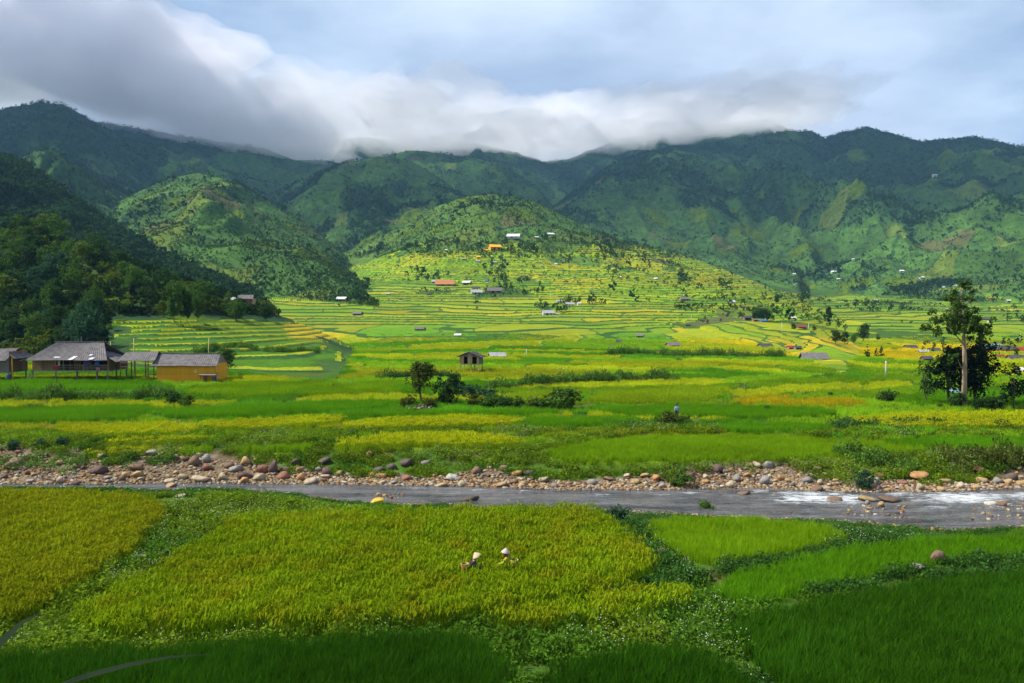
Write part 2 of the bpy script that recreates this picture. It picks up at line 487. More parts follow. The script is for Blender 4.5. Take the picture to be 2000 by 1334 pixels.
def terraces(u, y, z, which):
    """step the slopes into paddies; returns height, colour, riser mask"""
    x = u * y
    step = np.interp(y, [80, 150, 220, 400, 700, 1100], [0.26, 0.22, 0.32, 0.85, 1.5, 2.1])
    step = np.where(which == 0, 1.0, step)
    wob = fbm(x / 45, y / 70, 201, 3) - 0.5
    L = (z + wob * 1.6 * step + sstep(150, 260, y) * 0) / 1.0
    # one integrated level count so that the step height can vary
    lv = L / step
    f = lv - np.floor(lv); k = np.floor(lv).astype(np.int64)
    # plots along each step
    hk = _hash(k, k * 0 + 5, 77)
    wid = np.interp(y, [80, 200, 500], [14, 22, 30]) + 26 * _hash(k, k * 0 + 9, 78)
    xx = (x + hk * 300 + 10 * (fbm(x / 30, y / 30, 203, 2) - 0.5)) / wid
    c = np.floor(xx).astype(np.int64); g = xx - c
    r1 = _hash(c, k, 301); r2 = _hash(c, k, 302)
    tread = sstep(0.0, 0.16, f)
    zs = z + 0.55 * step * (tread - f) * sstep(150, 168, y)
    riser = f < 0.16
    reg = fbm(x / 170, y / 260, 205, 3)
    pick = np.clip(r1 * 0.75 + (reg - 0.5) * 1.1 + 0.15 + 0.12 * sstep(-0.15, 0.15, u), 0, 1)
    col = np.where((pick < 0.30)[:, None], C_GR, np.where((pick < 0.55)[:, None], C_LG * 0.9 + C_GR * 0.1, np.where((pick < np.where(y > 300, 0.90, 0.82))[:, None], C_YG, C_YEL)))
    soft = (0.45 * sstep(260, 520, y))[:, None]
    col = col * (1 - soft) + (C_YG * 0.5 + C_LG * 0.5) * soft
    col = col * (0.8 + 0.4 * r2)[:, None]
    weed = (g * wid < 1.5)
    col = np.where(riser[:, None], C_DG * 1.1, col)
    col = np.where((weed & ~riser)[:, None], C_WEED, col)
    # lip of ripening rice leaning over each step
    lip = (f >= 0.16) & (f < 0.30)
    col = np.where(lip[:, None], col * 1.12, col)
    return zs, col, riser

def grid_mesh(name, us, ys, zfun_smooth=True):
    U, Y = np.meshgrid(us, ys)
    return U.ravel(), Y.ravel()
def grid_faces(nu, ny):
    i = np.arange((ny - 1) * nu).reshape(ny - 1, nu)[:, :-1].ravel()
    return np.stack([i, i + 1, i + nu + 1, i + nu], 1)
def set_color(me, name, col, domain):
    a = me.attributes.new(name, 'FLOAT_COLOR', domain)
    c = np.ones((len(col), 4), np.float32); c[:, :3] = col
    a.data.foreach_set('color', c.ravel())

# ---- ground material: crop colour from the attribute, fine grain from noise
def ground_mat(name, grain_scale, grain_map, bump, rough=1.0, amt=0.45):
    m, nt, o = new_mat(name)
    at_ = N(nt, 'ShaderNodeAttribute', attribute_name='crop')
    geo = N(nt, 'ShaderNodeNewGeometry')
    n1 = NOISE(nt, grain_scale, 6, 0.7, geo.outputs['Position'], grain_map)
    n2 = NOISE(nt, grain_scale * 0.11, 3, 0.6, geo.outputs['Position'])
    g = N(nt, 'ShaderNodeMapRange', {0: n1, 1: 0.3, 2: 0.7, 3: 1 - amt, 4: 1 + amt})
    g2 = N(nt, 'ShaderNodeMapRange', {0: n2, 1: 0.3, 2: 0.7, 3: 0.82, 4: 1.18})
    mu = N(nt, 'ShaderNodeMath', {0: g.outputs[0], 1: g2.outputs[0]}, operation='MULTIPLY')
    c = MIX(nt, 1.0, at_.outputs['Color'], mu.outputs[0], 'MULTIPLY')
    b = N(nt, 'ShaderNodeBsdfPrincipled', {'Base Color': c, 'Roughness': rough, 'Specular IOR Level': 0.1})
    bp = N(nt, 'ShaderNodeBump', {'Height': n1, 'Strength': 0.7, 'Distance': bump})
    nt.links.new(bp.outputs[0], b.inputs['Normal'])
    nt.links.new(b.outputs[0], o.inputs[0])
    return m

# vegetation of the hills: colour and how wooded each point is
def hill_cover(x, y, z, which, slope):
    h = z - CZ
    w1 = fbm(x / 260, y / 420, 401, 4); w2 = fbm(x / 60, y / 90, 402, 4)
    wood = np.clip((w1 * 0.6 + w2 * 0.4 - 0.47) * 7 + (h - 330) / 260, 0, 1)
    wood = np.where(which == 1, 1.0 - 0.75 * sstep(-0.47, -0.40, x / y + 0.06 * (w2 - 0.5)), wood)
    wood = np.where(which == 0, np.clip((w2 - 0.36) * 6, 0.15, 1), wood)
    wood = np.where(which == 8, np.clip(wood + (w2 - 0.5) * 2 - 0.15, 0, 0.30), wood)
    wood = np.where(which == 2, np.clip(wood + 0.3, 0, 1), wood)
    wood = np.where(which == 4, np.clip(wood, 0, 0.55), wood)
    v1, v2, vd = voronoi(x / 46 + 1.2 * w2, y / 80 + 1.2 * w1, 411)
    fld = (v1 < np.where((which == 4) | (which == 8), 0.46, 0.36) - np.clip((h - 150) / 900, 0, 0.25)) & (which != 1) & (which != 7)
    fld &= wood < 0.75
    col = C_MEA * (0.75 + 0.5 * fbm(x / 35, y / 45, 404, 3))[:, None]
    col = np.where((which == 8)[:, None], col * np.array((1.5, 1.25, 1.0)), col)
    fc = np.where((v2 < 0.22)[:, None], np.array((0.080, 0.125, 0.016)), np.where((v2 < 0.33)[:, None], np.array((0.072, 0.085, 0.026)), np.where((v2 < 0.70)[:, None], C_LG * 0.5, C_MEA * 1.25)))
    fc = np.where((v2 > 0.993)[:, None], C_SOIL * 0.5, fc)
    col = np.where(fld[:, None], fc, col)
    edge = fld & (vd < 0.05)
    col = np.where(edge[:, None], C_FOR * 1.3, col)
    wood = np.where(fld, 0.0, wood)
    col = col * (1 - wood)[:, None] + (C_FOR * (0.8 + 0.5 * w2)[:, None]) * wood[:, None]
    return col, wood

# ---- the paddies near enough to tell apart: outline of the crop's top in photo pixels
RICE = dict(G=(0.105, 0.275, 0.006), LG=(0.175, 0.32, 0.006), YG=(0.235, 0.35, 0.008), Y=(0.42, 0.37, 0.008), M=(0.118, 0.235, 0.006), D=(0.030, 0.105, 0.005), O=(0.125, 0.20, 0.006), T=(0.36, 0.23, 0.07), E=(0.040, 0.130, 0.006))
PLOTS = []
def plot(tone, h, label, pts, ripe=0.0):
    PLOTS.append(dict(tone=tone, tint=RICE[tone], h=h, label=label, pts=pts, ripe=ripe))
# this side of the river
plot('O', 0.85, 'rust-tinged ripening rice plot at the left edge beside the weedy path', [(-600, 962), (0, 957), (250, 964), (322, 984), (255, 1058), (130, 1138), (0, 1205), (-600, 1290)], 0.5)
plot('M', 1.0, 'large ripening rice plot with the two hatted people standing in it', [(440, 1008), (560, 1000), (800, 998), (1170, 990), (1195, 1020), (1265, 1055), (1288, 1100), (1235, 1130), (1100, 1150), (1000, 1168), (850, 1190), (600, 1205), (330, 1215), (90, 1222), (150, 1180), (250, 1130), (330, 1080), (420, 1040)], 0.8)
plot('D', 0.85, 'deep green young rice plot along the bottom edge below the ripening rice', [(-600, 1275), (300, 1248), (560, 1232), (900, 1216), (945, 1235), (985, 1290), (1030, 1420), (-600, 1420)])
plot('D', 0.85, 'deep green rice plot at the bottom between two flowering weedy banks', [(1010, 1300), (1180, 1262), (1340, 1236), (1420, 1262), (1500, 1350), (1530, 1420), (1060, 1420)])
plot('E', 0.85, 'wide dark rice field filling the lower right corner', [(1400, 1192), (1560, 1165), (1700, 1140), (1860, 1112), (2700, 1090), (2700, 1420), (1600, 1420), (1540, 1330), (1470, 1260)])
plot('LG', 0.75, 'bright green rice plot on the near bank below the river bend', [(1255, 1006), (1400, 1008), (1560, 1016), (1690, 1030), (1650, 1046), (1480, 1074), (1340, 1090), (1310, 1060)])
plot('G', 0.75, 'narrow green rice strip between bright plot and the stones on the right bank', [(1385, 1122), (1560, 1082), (1720, 1050), (1860, 1042), (2700, 1050), (2700, 1066), (1860, 1074), (1700, 1112), (1560, 1140), (1430, 1168)])
plot('M', 0.85, 'strip of ripening rice curving below the big plot', [(900, 1196), (1100, 1166), (1300, 1132), (1430, 1146), (1340, 1172), (1150, 1192), (980, 1212)], 0.7)
# far side, first rows above the stones
plot('YG', 0.8, 'yellow-green rice plot just above the dark leafy vegetable patch', [(185, 846), (90, 836), (345, 819), (395, 838), (280, 846)], 0.3)
plot('YG', 0.8, 'thin yellow rice strip stepping down beneath the yellow-green plot', [(175, 862), (270, 852), (418, 843), (420, 848), (300, 860), (215, 868)], 0.5)
plot('YG', 0.8, 'small yellow-green rice plot directly above the stony bank', [(135, 886), (160, 878), (318, 859), (312, 876), (190, 888)], 0.3)
plot('LG', 0.75, 'small square rice plot beside the yellow-green one above the stones', [(330, 862), (424, 856), (430, 874), (380, 881), (322, 882)])
plot('YG', 0.8, 'broad yellow-green rice plot right of the ditch bend', [(372, 823), (500, 815), (640, 809), (690, 806), (640, 824), (540, 834), (430, 836)], 0.4)
plot('LG', 0.8, 'light green rice strip below the broad yellow-green plot', [(440, 866), (540, 862), (632, 848), (630, 866), (560, 876), (445, 878)], 0.2)
plot('YG', 0.85, 'tall rough yellow-green rice bed with dark front edge above the dark boulders', [(642, 858), (720, 846), (880, 838), (1015, 848), (1035, 862), (930, 868), (820, 862), (735, 868), (650, 884)], 0.3)
plot('YG', 0.8, 'yellow-green rice plot below the hedge in mid-field', [(655, 836), (720, 815), (860, 809), (1018, 809), (1018, 824), (880, 828), (760, 832)], 0.4)
plot('G', 0.8, 'green rice strip along the foot of the hedge', [(640, 806), (760, 798), (960, 796), (1090, 792), (1110, 797), (1000, 804), (800, 806)])
plot('G', 0.8, 'dark-edged green rice plot right of the hedge foot', [(1030, 826), (1040, 808), (1190, 806), (1270, 812), (1190, 822)])
plot('LG', 0.6, 'wide rough bright green field above the gravel heap', [(1062, 886), (1075, 862), (1250, 838), (1480, 836), (1690, 846), (1840, 868), (1700, 886), (1500, 898), (1300, 906), (1085, 908)], 0.15)
plot('G', 0.75, 'bright green rice field behind the person in the blue shirt', [(1150, 796), (1290, 782), (1450, 786), (1600, 792), (1650, 802), (1500, 812), (1380, 806), (1250, 808)])
plot('G', 0.75, 'green rice strip running right from the person in blue', [(1370, 826), (1480, 818), (1640, 822), (1600, 834), (1440, 836)])
plot('YG', 0.75, 'smooth yellow-green paddy above the person in blue', [(1140, 778), (1180, 760), (1300, 752), (1430, 750), (1420, 768), (1330, 778), (1230, 784)], 0.2)
plot('Y', 0.8, 'golden ripe rice plot shaped like a long wedge', [(1425, 778), (1470, 768), (1545, 766), (1545, 774), (1480, 784)], 0.8)
plot('Y', 0.8, 'golden ripe rice plot beside the golden wedge, nearer the lone bush', [(1490, 784), (1550, 773), (1625, 772), (1695, 778), (1690, 784), (1580, 788)], 0.8)
plot('YG', 0.75, 'yellowish rice field in front of the tall tree', [(1640, 812), (1800, 800), (2700, 806), (2700, 826), (1900, 830), (1720, 828)], 0.3)
plot('G', 0.75, 'dark green rice field at the right edge above the boulders', [(1700, 852), (1800, 846), (2700, 842), (2700, 872), (1950, 868), (1800, 864)])
plot('G', 0.75, 'green paddy behind the row of dark trees', [(1740, 772), (1820, 758), (1990, 752), (2700, 752), (2700, 780), (1900, 786), (1780, 784)])
# left side in front of the houses
plot('G', 0.85, 'deep green rice plot in front of the stilt house', [(-600, 738), (0, 736), (200, 733), (285, 734), (336, 751), (330, 757), (150, 758), (-600, 760)])
plot('G', 0.8, 'green rice plot left of the ditch bend', [(-600, 792), (0, 788), (170, 785), (308, 783), (272, 798), (258, 810), (160, 816), (-600, 822)])
plot('G', 0.8, 'long bright green rice plot right of the ditch bend', [(305, 810), (335, 797), (450, 788), (600, 780), (740, 773), (800, 778), (730, 790), (600, 800), (450, 809)])
plot('LG', 0.75, 'light green rice plot curving right of the yellow barn', [(352, 758), (380, 752), (470, 741), (560, 738), (520, 746), (450, 764), (400, 768)])
plot('LG', 0.75, 'light green sliver of rice between two curved bunds', [(428, 770), (520, 750), (600, 738), (660, 736), (640, 748), (560, 764), (480, 772)])
plot('LG', 0.75, 'light green rice plot left of the round tree', [(570, 768), (645, 752), (740, 738), (800, 740), (795, 758), (700, 766)])
plot('G', 0.75, 'green rice band running behind the round tree', [(760, 752), (860, 742), (1000, 738), (1090, 736), (980, 750), (880, 757), (800, 764)])
plot('YG', 0.75, 'pale yellow-green paddy right of the long weedy bank', [(980, 768), (1060, 760), (1140, 758), (1130, 772), (1060, 780), (1000, 776)], 0.2)
def _solve_plots():
    for p in PLOTS:
        xy = []
        for px, py in p['pts']:
            y = hit(px, py) or 140.0
            y = hit(px, py + 0.8 * p['h'] * F / y) or y
            y = min(y, 148.0)
            xy.append(((px - 1000) / F * y, y))
        # finer, slightly wandering outline
        q = []
        for (ax, ay), (bx, by) in zip(xy, xy[1:] + xy[:1]):
            n = max(1, int(math.hypot(bx - ax, by - ay) / 1.5))
            for k in range(n):
                t = k / n; q.append((ax + (bx - ax) * t, ay + (by - ay) * t))
        q = np.array(q)
        q = (np.roll(q, 1, 0) + q + np.roll(q, -1, 0)) / 3
        q[:, 0] += 0.5 * (fbm(q[:, 0] / 3, q[:, 1] / 3, 31, 2) - 0.5)
        q[:, 1] += 0.5 * (fbm(q[:, 0] / 3, q[:, 1] / 3, 32, 2) - 0.5)
        p['xy'] = q; p['z'] = float(np.mean(ground(q[:, 0], q[:, 1])))
_solve_plots()

def build_terrain():
    yy = np.concatenate([np.linspace(0.3, 24, 24)[:-1], np.linspace(24, 80, 190)[:-1], np.geomspace(80, 151, 170)])
    us = np.linspace(-1.15, 1.15, 640)
    U, Y = np.meshgrid(us, yy); U = U.ravel(); Y = Y.ravel()
    Z, W = ground_raw(U, Y); X = U * Y
    yn, yf = y_near(U), y_far(U)
    rough = (fbm(X / 1.7, Y / 1.7, 601, 3) - 0.5)
    flat = np.zeros(U.shape, int) - 1
    for i, p in enumerate(PLOTS):
        inside = inpoly(X, Y, p['xy'])
        Z = np.where(inside, p['z'] * 0.65 + Z * 0.35, Z); flat = np.where(inside, i, flat)
    Z = Z + rough * (1 - sstep(142, 149, Y)) * np.where(Y < 24, 0.3, 0.16) * np.where((Y > yn - 1) & (Y < yf + 1), 0.4, 1)
    col = C_WEED * (0.7 + 0.7 * fbm(X / 2.5, Y / 2.5, 602, 3))[:, None]
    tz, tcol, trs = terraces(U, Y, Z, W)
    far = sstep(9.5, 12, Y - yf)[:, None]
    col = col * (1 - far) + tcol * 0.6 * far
    edge = yf + (3.2 + 7.0 * (fbm(X / 9, Y / 60, 603, 3) - 0.35)) * beach_w(U)
    bed = (Y > yn - 0.5) & (Y < edge)
    stone = np.array((0.20, 0.165, 0.12)); mud = np.array((0.10, 0.075, 0.045))
    n = fbm(X / 0.7, Y / 0.7, 604, 3)[:, None]
    col = np.where(bed[:, None], stone * n + mud * (1 - n), col)
    dirt = sstep(0.58, 0.7, fbm(X / 4, Y / 4, 605, 3))[:, None]
    col = col * (1 - 0.55 * dirt) + np.array((0.10, 0.065, 0.03)) * 0.55 * dirt
    for i, p in enumerate(PLOTS):
        col = np.where((flat == i)[:, None], np.array(p['tint']) * 0.45, col)
    me = np_mesh('ground', np.stack([X, Y, Z], 1), grid_faces(len(us), len(yy)), True)
    set_color(me, 'crop', col, 'POINT')
    me.materials.append(ground_mat('near_ground', 7.0, (1, 1, 1), 0.08))
    o = link(bpy.data.objects.new('ground', me)); tag(o, kind='structure')

    yy = np.concatenate([np.geomspace(150, 1120, 760)])
    us = np.linspace(-0.86, 0.86, 720)
    U, Y = np.meshgrid(us, yy); U = U.ravel(); Y = Y.ravel()
    Z, W = ground_raw(U, Y); X = U * Y
    cover, wood = hill_cover(X, Y, Z, W, None)
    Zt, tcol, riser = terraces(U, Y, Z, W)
    # where the paddies are: valley floor and the lower slopes
    px, py = proj(X, Y, Z)
    pad = np.where(W < 0, 1.0, 0.0)
    jit = 170 * (fbm(X / 9, Y / 12, 88, 3) - 0.5)
    foot = (W == 0) & (px > 215 + jit) & (px < 650 + jit) & (py > 626 + 0.15 * jit)
    hill8 = (W == 8) & (py > 455 + 60 * fbm(X / 60, Y / 60, 77, 3))
    pad = np.where(foot | hill8, 1.0, pad)
    copse = fbm(X / 55, Y / 80, 207, 4)
    wild = (copse > 0.70 - 0.04 * sstep(500, 1000, Y)) & (Y > 300)
    pad = np.where(wild, 0.0, pad)
    pad = np.where((W == 11), 0.35, pad)
    # the ripe terraces beside the wooded hill
    ripe = foot & (px > 552 + 0.4 * jit) & (py < 665)
    tcol = np.where((ripe & ~riser)[:, None], C_YEL * 1.05, tcol)
    lv = fbm(X / 45, Y / 70, 201, 3)
    green = foot & ~ripe
    step = np.interp(Y, [80, 150, 220, 400, 700, 1100], [0.26, 0.22, 0.32, 0.85, 1.5, 2.1])
    step = np.where(W == 0, 1.0, step)
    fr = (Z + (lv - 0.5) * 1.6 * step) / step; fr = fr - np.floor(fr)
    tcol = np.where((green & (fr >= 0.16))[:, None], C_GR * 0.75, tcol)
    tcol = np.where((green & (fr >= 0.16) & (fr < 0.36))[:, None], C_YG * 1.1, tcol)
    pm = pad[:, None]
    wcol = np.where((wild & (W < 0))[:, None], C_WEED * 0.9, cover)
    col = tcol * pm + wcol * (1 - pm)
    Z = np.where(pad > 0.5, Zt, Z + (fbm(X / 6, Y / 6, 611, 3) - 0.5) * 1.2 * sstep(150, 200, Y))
    me = np_mesh('terraced_valley', np.stack([X, Y, Z], 1), grid_faces(len(us), len(yy)), False)
    fq = grid_faces(len(us), len(yy))
    set_color(me, 'crop', col[fq[:, 3]], 'FACE')
    me.materials.append(ground_mat('valley_crops', 1.1, (1, 0.5, 1), 0.3, amt=0.32))
    o = link(bpy.data.objects.new('terraced_valley', me)); tag(o, kind='structure')

    yy = np.geomspace(1120, 5200, 360)
    us = np.linspace(-0.80, 0.80, 640)
    U, Y = np.meshgrid(us, yy); U = U.ravel(); Y = Y.ravel()
    Z, W = ground_raw(U, Y); X = U * Y
    col, wood = hill_cover(X, Y, Z, W, None)
    Z = Z + wood * 7 * (fbm(X / 14, Y / 14, 621, 2) - 0.3)
    me = np_mesh('mountains', np.stack([X, Y, Z], 1), grid_faces(len(us), len(yy)), False)
    set_color(me, 'crop', col, 'POINT')
    me.materials.append(ground_mat('mountain_cover', 0.07, (1, 0.7, 1), 8.0, amt=0.5))
    o = link(bpy.data.objects.new('mountains', me)); tag(o, kind='structure')
build_terrain()
# ==================================================================== air: mist on the ridges, added shade clouds overhead, haze
def vol_mat(name, col, dens, aniso=0.0):
    m, nt, o = new_mat(name)
    v = N(nt, 'ShaderNodeVolumePrincipled', {'Color': (*col, 1), 'Density': dens, 'Anisotropy': aniso})
    nt.links.new(v.outputs[0], o.inputs['Volume'])
    return m
def closed_sheet(name, us, ys, top, bot, mat_, polar=True):
    """closed lumpy body between two height sheets"""
    U, Y = np.meshgrid(us, ys); X = U * Y if polar else U
    T = top(X, Y, U); B = bot(X, Y, U); T = np.maximum(T, B + 25)
    nu, ny = len(us), len(ys); n = nu * ny
    v = np.concatenate([np.stack([X.ravel(), Y.ravel(), T.ravel()], 1), np.stack([X.ravel(), Y.ravel(), B.ravel()], 1)])
    q = grid_faces(nu, ny)
    fs = [q, q[:, ::-1] + n]
    e = np.arange(nu - 1); fs.append(np.stack([e, e + n, e + 1 + n, e + 1], 1))
    e2 = e + (ny - 1) * nu; fs.append(np.stack([e2, e2 + 1, e2 + 1 + n, e2 + n], 1))
    r = np.arange(ny - 1) * nu; fs.append(np.stack([r, r + nu, r + nu + n, r + n], 1))
    r2 = r + nu - 1; fs.append(np.stack([r2, r2 + n, r2 + nu + n, r2 + nu], 1))
    me = np_mesh(name, v, np.concatenate(fs), True)
    me.materials.append(mat_)
    return link(bpy.data.objects.new(name, me))
MIST = [(-40, 120, 3200, 170, 78, 15, 'beyond the left summit at the edge'), (50, 55, 3300, 330, 112, 1, 'filling the upper left corner'), (235, 120, 3100, 210, 100, 2, 'behind the left peak'), (345, 190, 3050, 190, 95, 3, 'rolling down the left ridge'), (465, 245, 3050, 165, 80, 4, 'lower on the left ridge'), (560, 285, 3150, 120, 52, 5, 'touching the lowest saddle at left'),
 (690, 235, 3400, 170, 72, 6, 'over the centre mountain'), (850, 240, 3450, 150, 52, 7, 'right of the centre mountain'), (975, 270, 3650, 140, 52, 8, 'in the back of the valley'), (1075, 278, 3900, 130, 56, 9, 'in the notch at the valley head'), (1190, 258, 3650, 150, 52, 10, 'left over the right spur'),
 (1320, 240, 3600, 160, 46, 11, 'above the right spur'), (1440, 226, 3500, 150, 40, 12, 'left of the right summit'), (1545, 216, 3450, 110, 36, 14, 'touching the right summit')]
def build_air():
    mist = vol_mat('mist', (0.945, 0.952, 0.985), 0.0027)
    thick = vol_mat('thick_mist', (0.93, 0.935, 0.975), 0.0055)
    from mathutils import noise as mn
    r = random.Random(8)
    for px, py, D, rx, rz, seed, where in MIST:
        bm = bmesh.new(); bmesh.ops.create_icosphere(bm, subdivisions=5, radius=1.0)
        off = Vector((seed * 7.3, seed * 3.1, seed * 1.7))
        for v in bm.verts:
            p = v.co.copy()
            k = 1 + 0.55 * mn.noise(p * 1.3 + off) + 0.32 * mn.noise(p * 2.9 + off) + 0.18 * mn.noise(p * 6.1 + off) + 0.08 * mn.noise(p * 13 + off)
            p *= k
            if p.z < 0: p.z *= 0.72
            v.co = p
        me = bpy.data.meshes.new('mist_bank'); bm.to_mesh(me); bm.free(); me.materials.append(thick if seed in (1, 2, 15) else mist)
        me.polygons.foreach_set('use_smooth', [True] * len(me.polygons))
        o = link(bpy.data.objects.new('mist_bank', me)); c = at(px, py, D); s_ = D / F
        o.location = c; o.scale = (rx * s_, 420 + 0.4 * rx * s_, rz * s_)
        tag(o, 'low grey-white cloud bank ' + where, 'cloud', 'cloud banks on the ridges', kind='stuff')
    # unseen clouds added overhead to shade the mountains and the nearest rice
    off = SUN_DIR / SUN_DIR.z
    def cloud(gx, gy, rx, ry, base, thick, seed, label, dens):
        """added unseen cloud whose shadow falls on the ground at (gx, gy)"""
        cx, cy_ = gx + off.x * base, gy + off.y * base
        us = np.linspace(-1, 1, 44); ys = np.linspace(-1, 1, 44)
        A, B = np.meshgrid(us, ys)
        def hgt(X, Y):
            r = np.hypot(X / rx, Y / ry); n = fbm(X / (0.5 * rx) + seed, Y / (0.5 * rx), 820 + seed, 4) - 0.5
            return np.clip(1.0 - r + 0.55 * n, 0, 1)
        cl = vol_mat('cloud', (0.95, 0.96, 1.0), dens)
        o = closed_sheet('cloud', us * rx, ys * ry, lambda X, Y, U: thick * np.sqrt(hgt(X, Y)), lambda X, Y, U: -0.25 * thick * np.sqrt(hgt(X, Y)), cl, False)
        o.location = (cx, cy_, CZ + base)
        tag(o, label, 'cloud', 'added shade clouds outside the picture', kind='stuff')
    for a in SHADE_CLOUDS: cloud(*a)
    # haze: pale blue air of even density round everything
    hz = vol_mat('haze_air', (0.30, 0.58, 1.0), 5.5e-5)
    mb = MB(); mb.box((0, 2650, 695), (8600, 5800, 1510))
    o = mb.build('haze', hz); tag(o, kind='stuff')
SHADE_CLOUDS = [
 (-900, 2300, 1500, 700, 1650, 260, 1, 'broad unseen cloud added to shade the left mountain', 0.007),
 (1500, 2500, 1500, 900, 1650, 260, 2, 'broad unseen cloud added to shade the right mountain', 0.006),
 (40, -76, 320, 95, 1600, 50, 3, 'small unseen cloud added to darken the rice below the camera', 0.03),
]
build_air()
# ==================================================================== scattered plants
def leaf_mat(name, col=None, attr=None, vary=0.2, trans=0.35, hue=0.0):
    """thin leaf: colour from the instance attribute, the object's colour or a constant"""
    m, nt, o = new_mat(name)
    if attr == 'instance':
        c = N(nt, 'ShaderNodeAttribute', attribute_name='tint', attribute_type='INSTANCER').outputs['Color']
        if col: c = MIX(nt, 1.0, c, col, 'MULTIPLY')
    elif attr == 'object':
        c = N(nt, 'ShaderNodeObjectInfo').outputs['Color']
    else:
        c = MIX(nt, 0.0, col, col)
    if attr != 'instance' or True:
        geo = N(nt, 'ShaderNodeNewGeometry')
        rp = N(nt, 'ShaderNodeMapRange', {0: geo.outputs['Random Per Island'], 3: 1 - vary, 4: 1 + vary})
        c = MIX(nt, 1.0, c, rp.outputs[0], 'MULTIPLY')
    d = N(nt, 'ShaderNodeBsdfDiffuse', {'Color': c})
    t = N(nt, 'ShaderNodeBsdfTranslucent', {'Color': c})
    g = N(nt, 'ShaderNodeMixShader', {0: trans, 1: d.outputs[0], 2: t.outputs[0]})
    nt.links.new(g.outputs[0], o.inputs[0])
    return m
def blades(n, rad, h, wid, lean, seed, seg=3, droop=0.25):
    """grass blades rooted in a disc: (verts, quads)"""
    r = np.random.default_rng(seed)
    V = []; Q = []
    for i in range(n):
        a = r.uniform(0, 6.28); d = rad * math.sqrt(r.uniform(0, 1))
        bx, by = d * math.cos(a), d * math.sin(a)
        la = r.uniform(0, 6.28); ln = lean * r.uniform(0.2, 1.0); hh = h * r.uniform(0.7, 1.08)
        ca, sa = math.cos(la), math.sin(la)
        w = wid * r.uniform(0.7, 1.2); b0 = len(V); tw = r.uniform(0, 3.14)
        for k in range(seg + 1):
            t = k / seg
            off = ln * hh * (t ** 1.8); z = hh * (t - droop * t ** 3 * r.uniform(0.6, 1.2))
            ww = w * (1 - 0.85 * t ** 2)
            cx, cy_ = bx + ca * off, by + sa * off
            V.append((cx - math.cos(tw) * ww, cy_ - math.sin(tw) * ww, z)); V.append((cx + math.cos(tw) * ww, cy_ + math.sin(tw) * ww, z))
        for k in range(seg):
            q = b0 + 2 * k; Q.append((q, q + 1, q + 3, q + 2))
    return V, Q
def proto(name, parts):
    """instanced plant: parts = [(verts, quads, material)]"""
    me = bpy.data.meshes.new(name)
    V = []; Fc = []; mi = []
    for k, (v, q, m) in enumerate(parts):
        b = len(V); V += v; Fc += [tuple(b + i for i in f) for f in q]; mi += [k] * len(q); me.materials.append(m)
    me.from_pydata(V, [], Fc); me.polygons.foreach_set('material_index', mi); me.update()
    return bpy.data.objects.new(name, me)
def scatter(name, pts, protos, tint, smin=0.8, smax=1.2, tilt=0.0, seed=1, rotz=None, zs=None, pw=1.0):
    """one object that carries many small plants (instances on its points)"""
    r = np.random.default_rng(seed)
    pts = np.asarray(pts, np.float32); n = len(pts)
    me = bpy.data.meshes.new(name)
    me.vertices.add(n); me.vertices.foreach_set('co', pts.ravel())
    sc = (smin + (smax - smin) * r.uniform(0, 1, n) ** pw).astype(np.float32)
    s3 = np.stack([sc, sc, sc * r.uniform(0.85, 1.15, n)], 1)
    if zs is not None: s3[:, 2] *= zs
    a = me.attributes.new('size', 'FLOAT_VECTOR', 'POINT'); a.data.foreach_set('vector', s3.astype(np.float32).ravel())
    rot = np.zeros((n, 3), np.float32); rot[:, 2] = r.uniform(0, 6.283, n)
    rot[:, 0] = r.normal(0, 1, n) * tilt; rot[:, 1] = r.normal(0, 1, n) * tilt
    a = me.attributes.new('turn', 'FLOAT_VECTOR', 'POINT'); a.data.foreach_set('vector', rot.ravel())
    t = np.ones((n, 4), np.float32); t[:, :3] = tint
    a = me.attributes.new('tint', 'FLOAT_COLOR', 'POINT'); a.data.foreach_set('color', t.ravel())
    a = me.attributes.new('pick', 'INT', 'POINT'); a.data.foreach_set('value', r.integers(0, len(protos), n).astype(np.int32))
    o = link(bpy.data.objects.new(name, me))
    ng = bpy.data.node_groups.new('scatter_' + name, 'GeometryNodeTree')
    ng.interface.new_socket('Geometry', in_out='INPUT', socket_type='NodeSocketGeometry')
    ng.interface.new_socket('Geometry', in_out='OUTPUT', socket_type='NodeSocketGeometry')
    gi = ng.nodes.new('NodeGroupInput'); go = ng.nodes.new('NodeGroupOutput')
    gj = ng.nodes.new('GeometryNodeGeometryToInstance')
    for p in protos:
        oi = ng.nodes.new('GeometryNodeObjectInfo'); oi.inputs['Object'].default_value = p; oi.inputs['As Instance'].default_value = True
        ng.links.new(oi.outputs['Geometry'], gj.inputs[0])
    ip = ng.nodes.new('GeometryNodeInstanceOnPoints')
    ip.inputs['Pick Instance'].default_value = True
    def named(nm, ty):
        k = ng.nodes.new('GeometryNodeInputNamedAttribute'); k.data_type = ty; k.inputs[0].default_value = nm
        return k.outputs[0]
    ng.links.new(gi.outputs[0], ip.inputs['Points'])
    ng.links.new(gj.outputs[0], ip.inputs['Instance'])
    ng.links.new(named('pick', 'INT'), ip.inputs['Instance Index'])
    e2r = ng.nodes.new('FunctionNodeEulerToRotation')
    ng.links.new(named('turn', 'FLOAT_VECTOR'), e2r.inputs[0]); ng.links.new(e2r.outputs[0], ip.inputs['Rotation'])
    ng.links.new(named('size', 'FLOAT_VECTOR'), ip.inputs['Scale'])
    ng.links.new(ip.outputs[0], go.inputs[0])
    md = o.modifiers.new('scatter', 'NODES'); md.node_group = ng
    return o

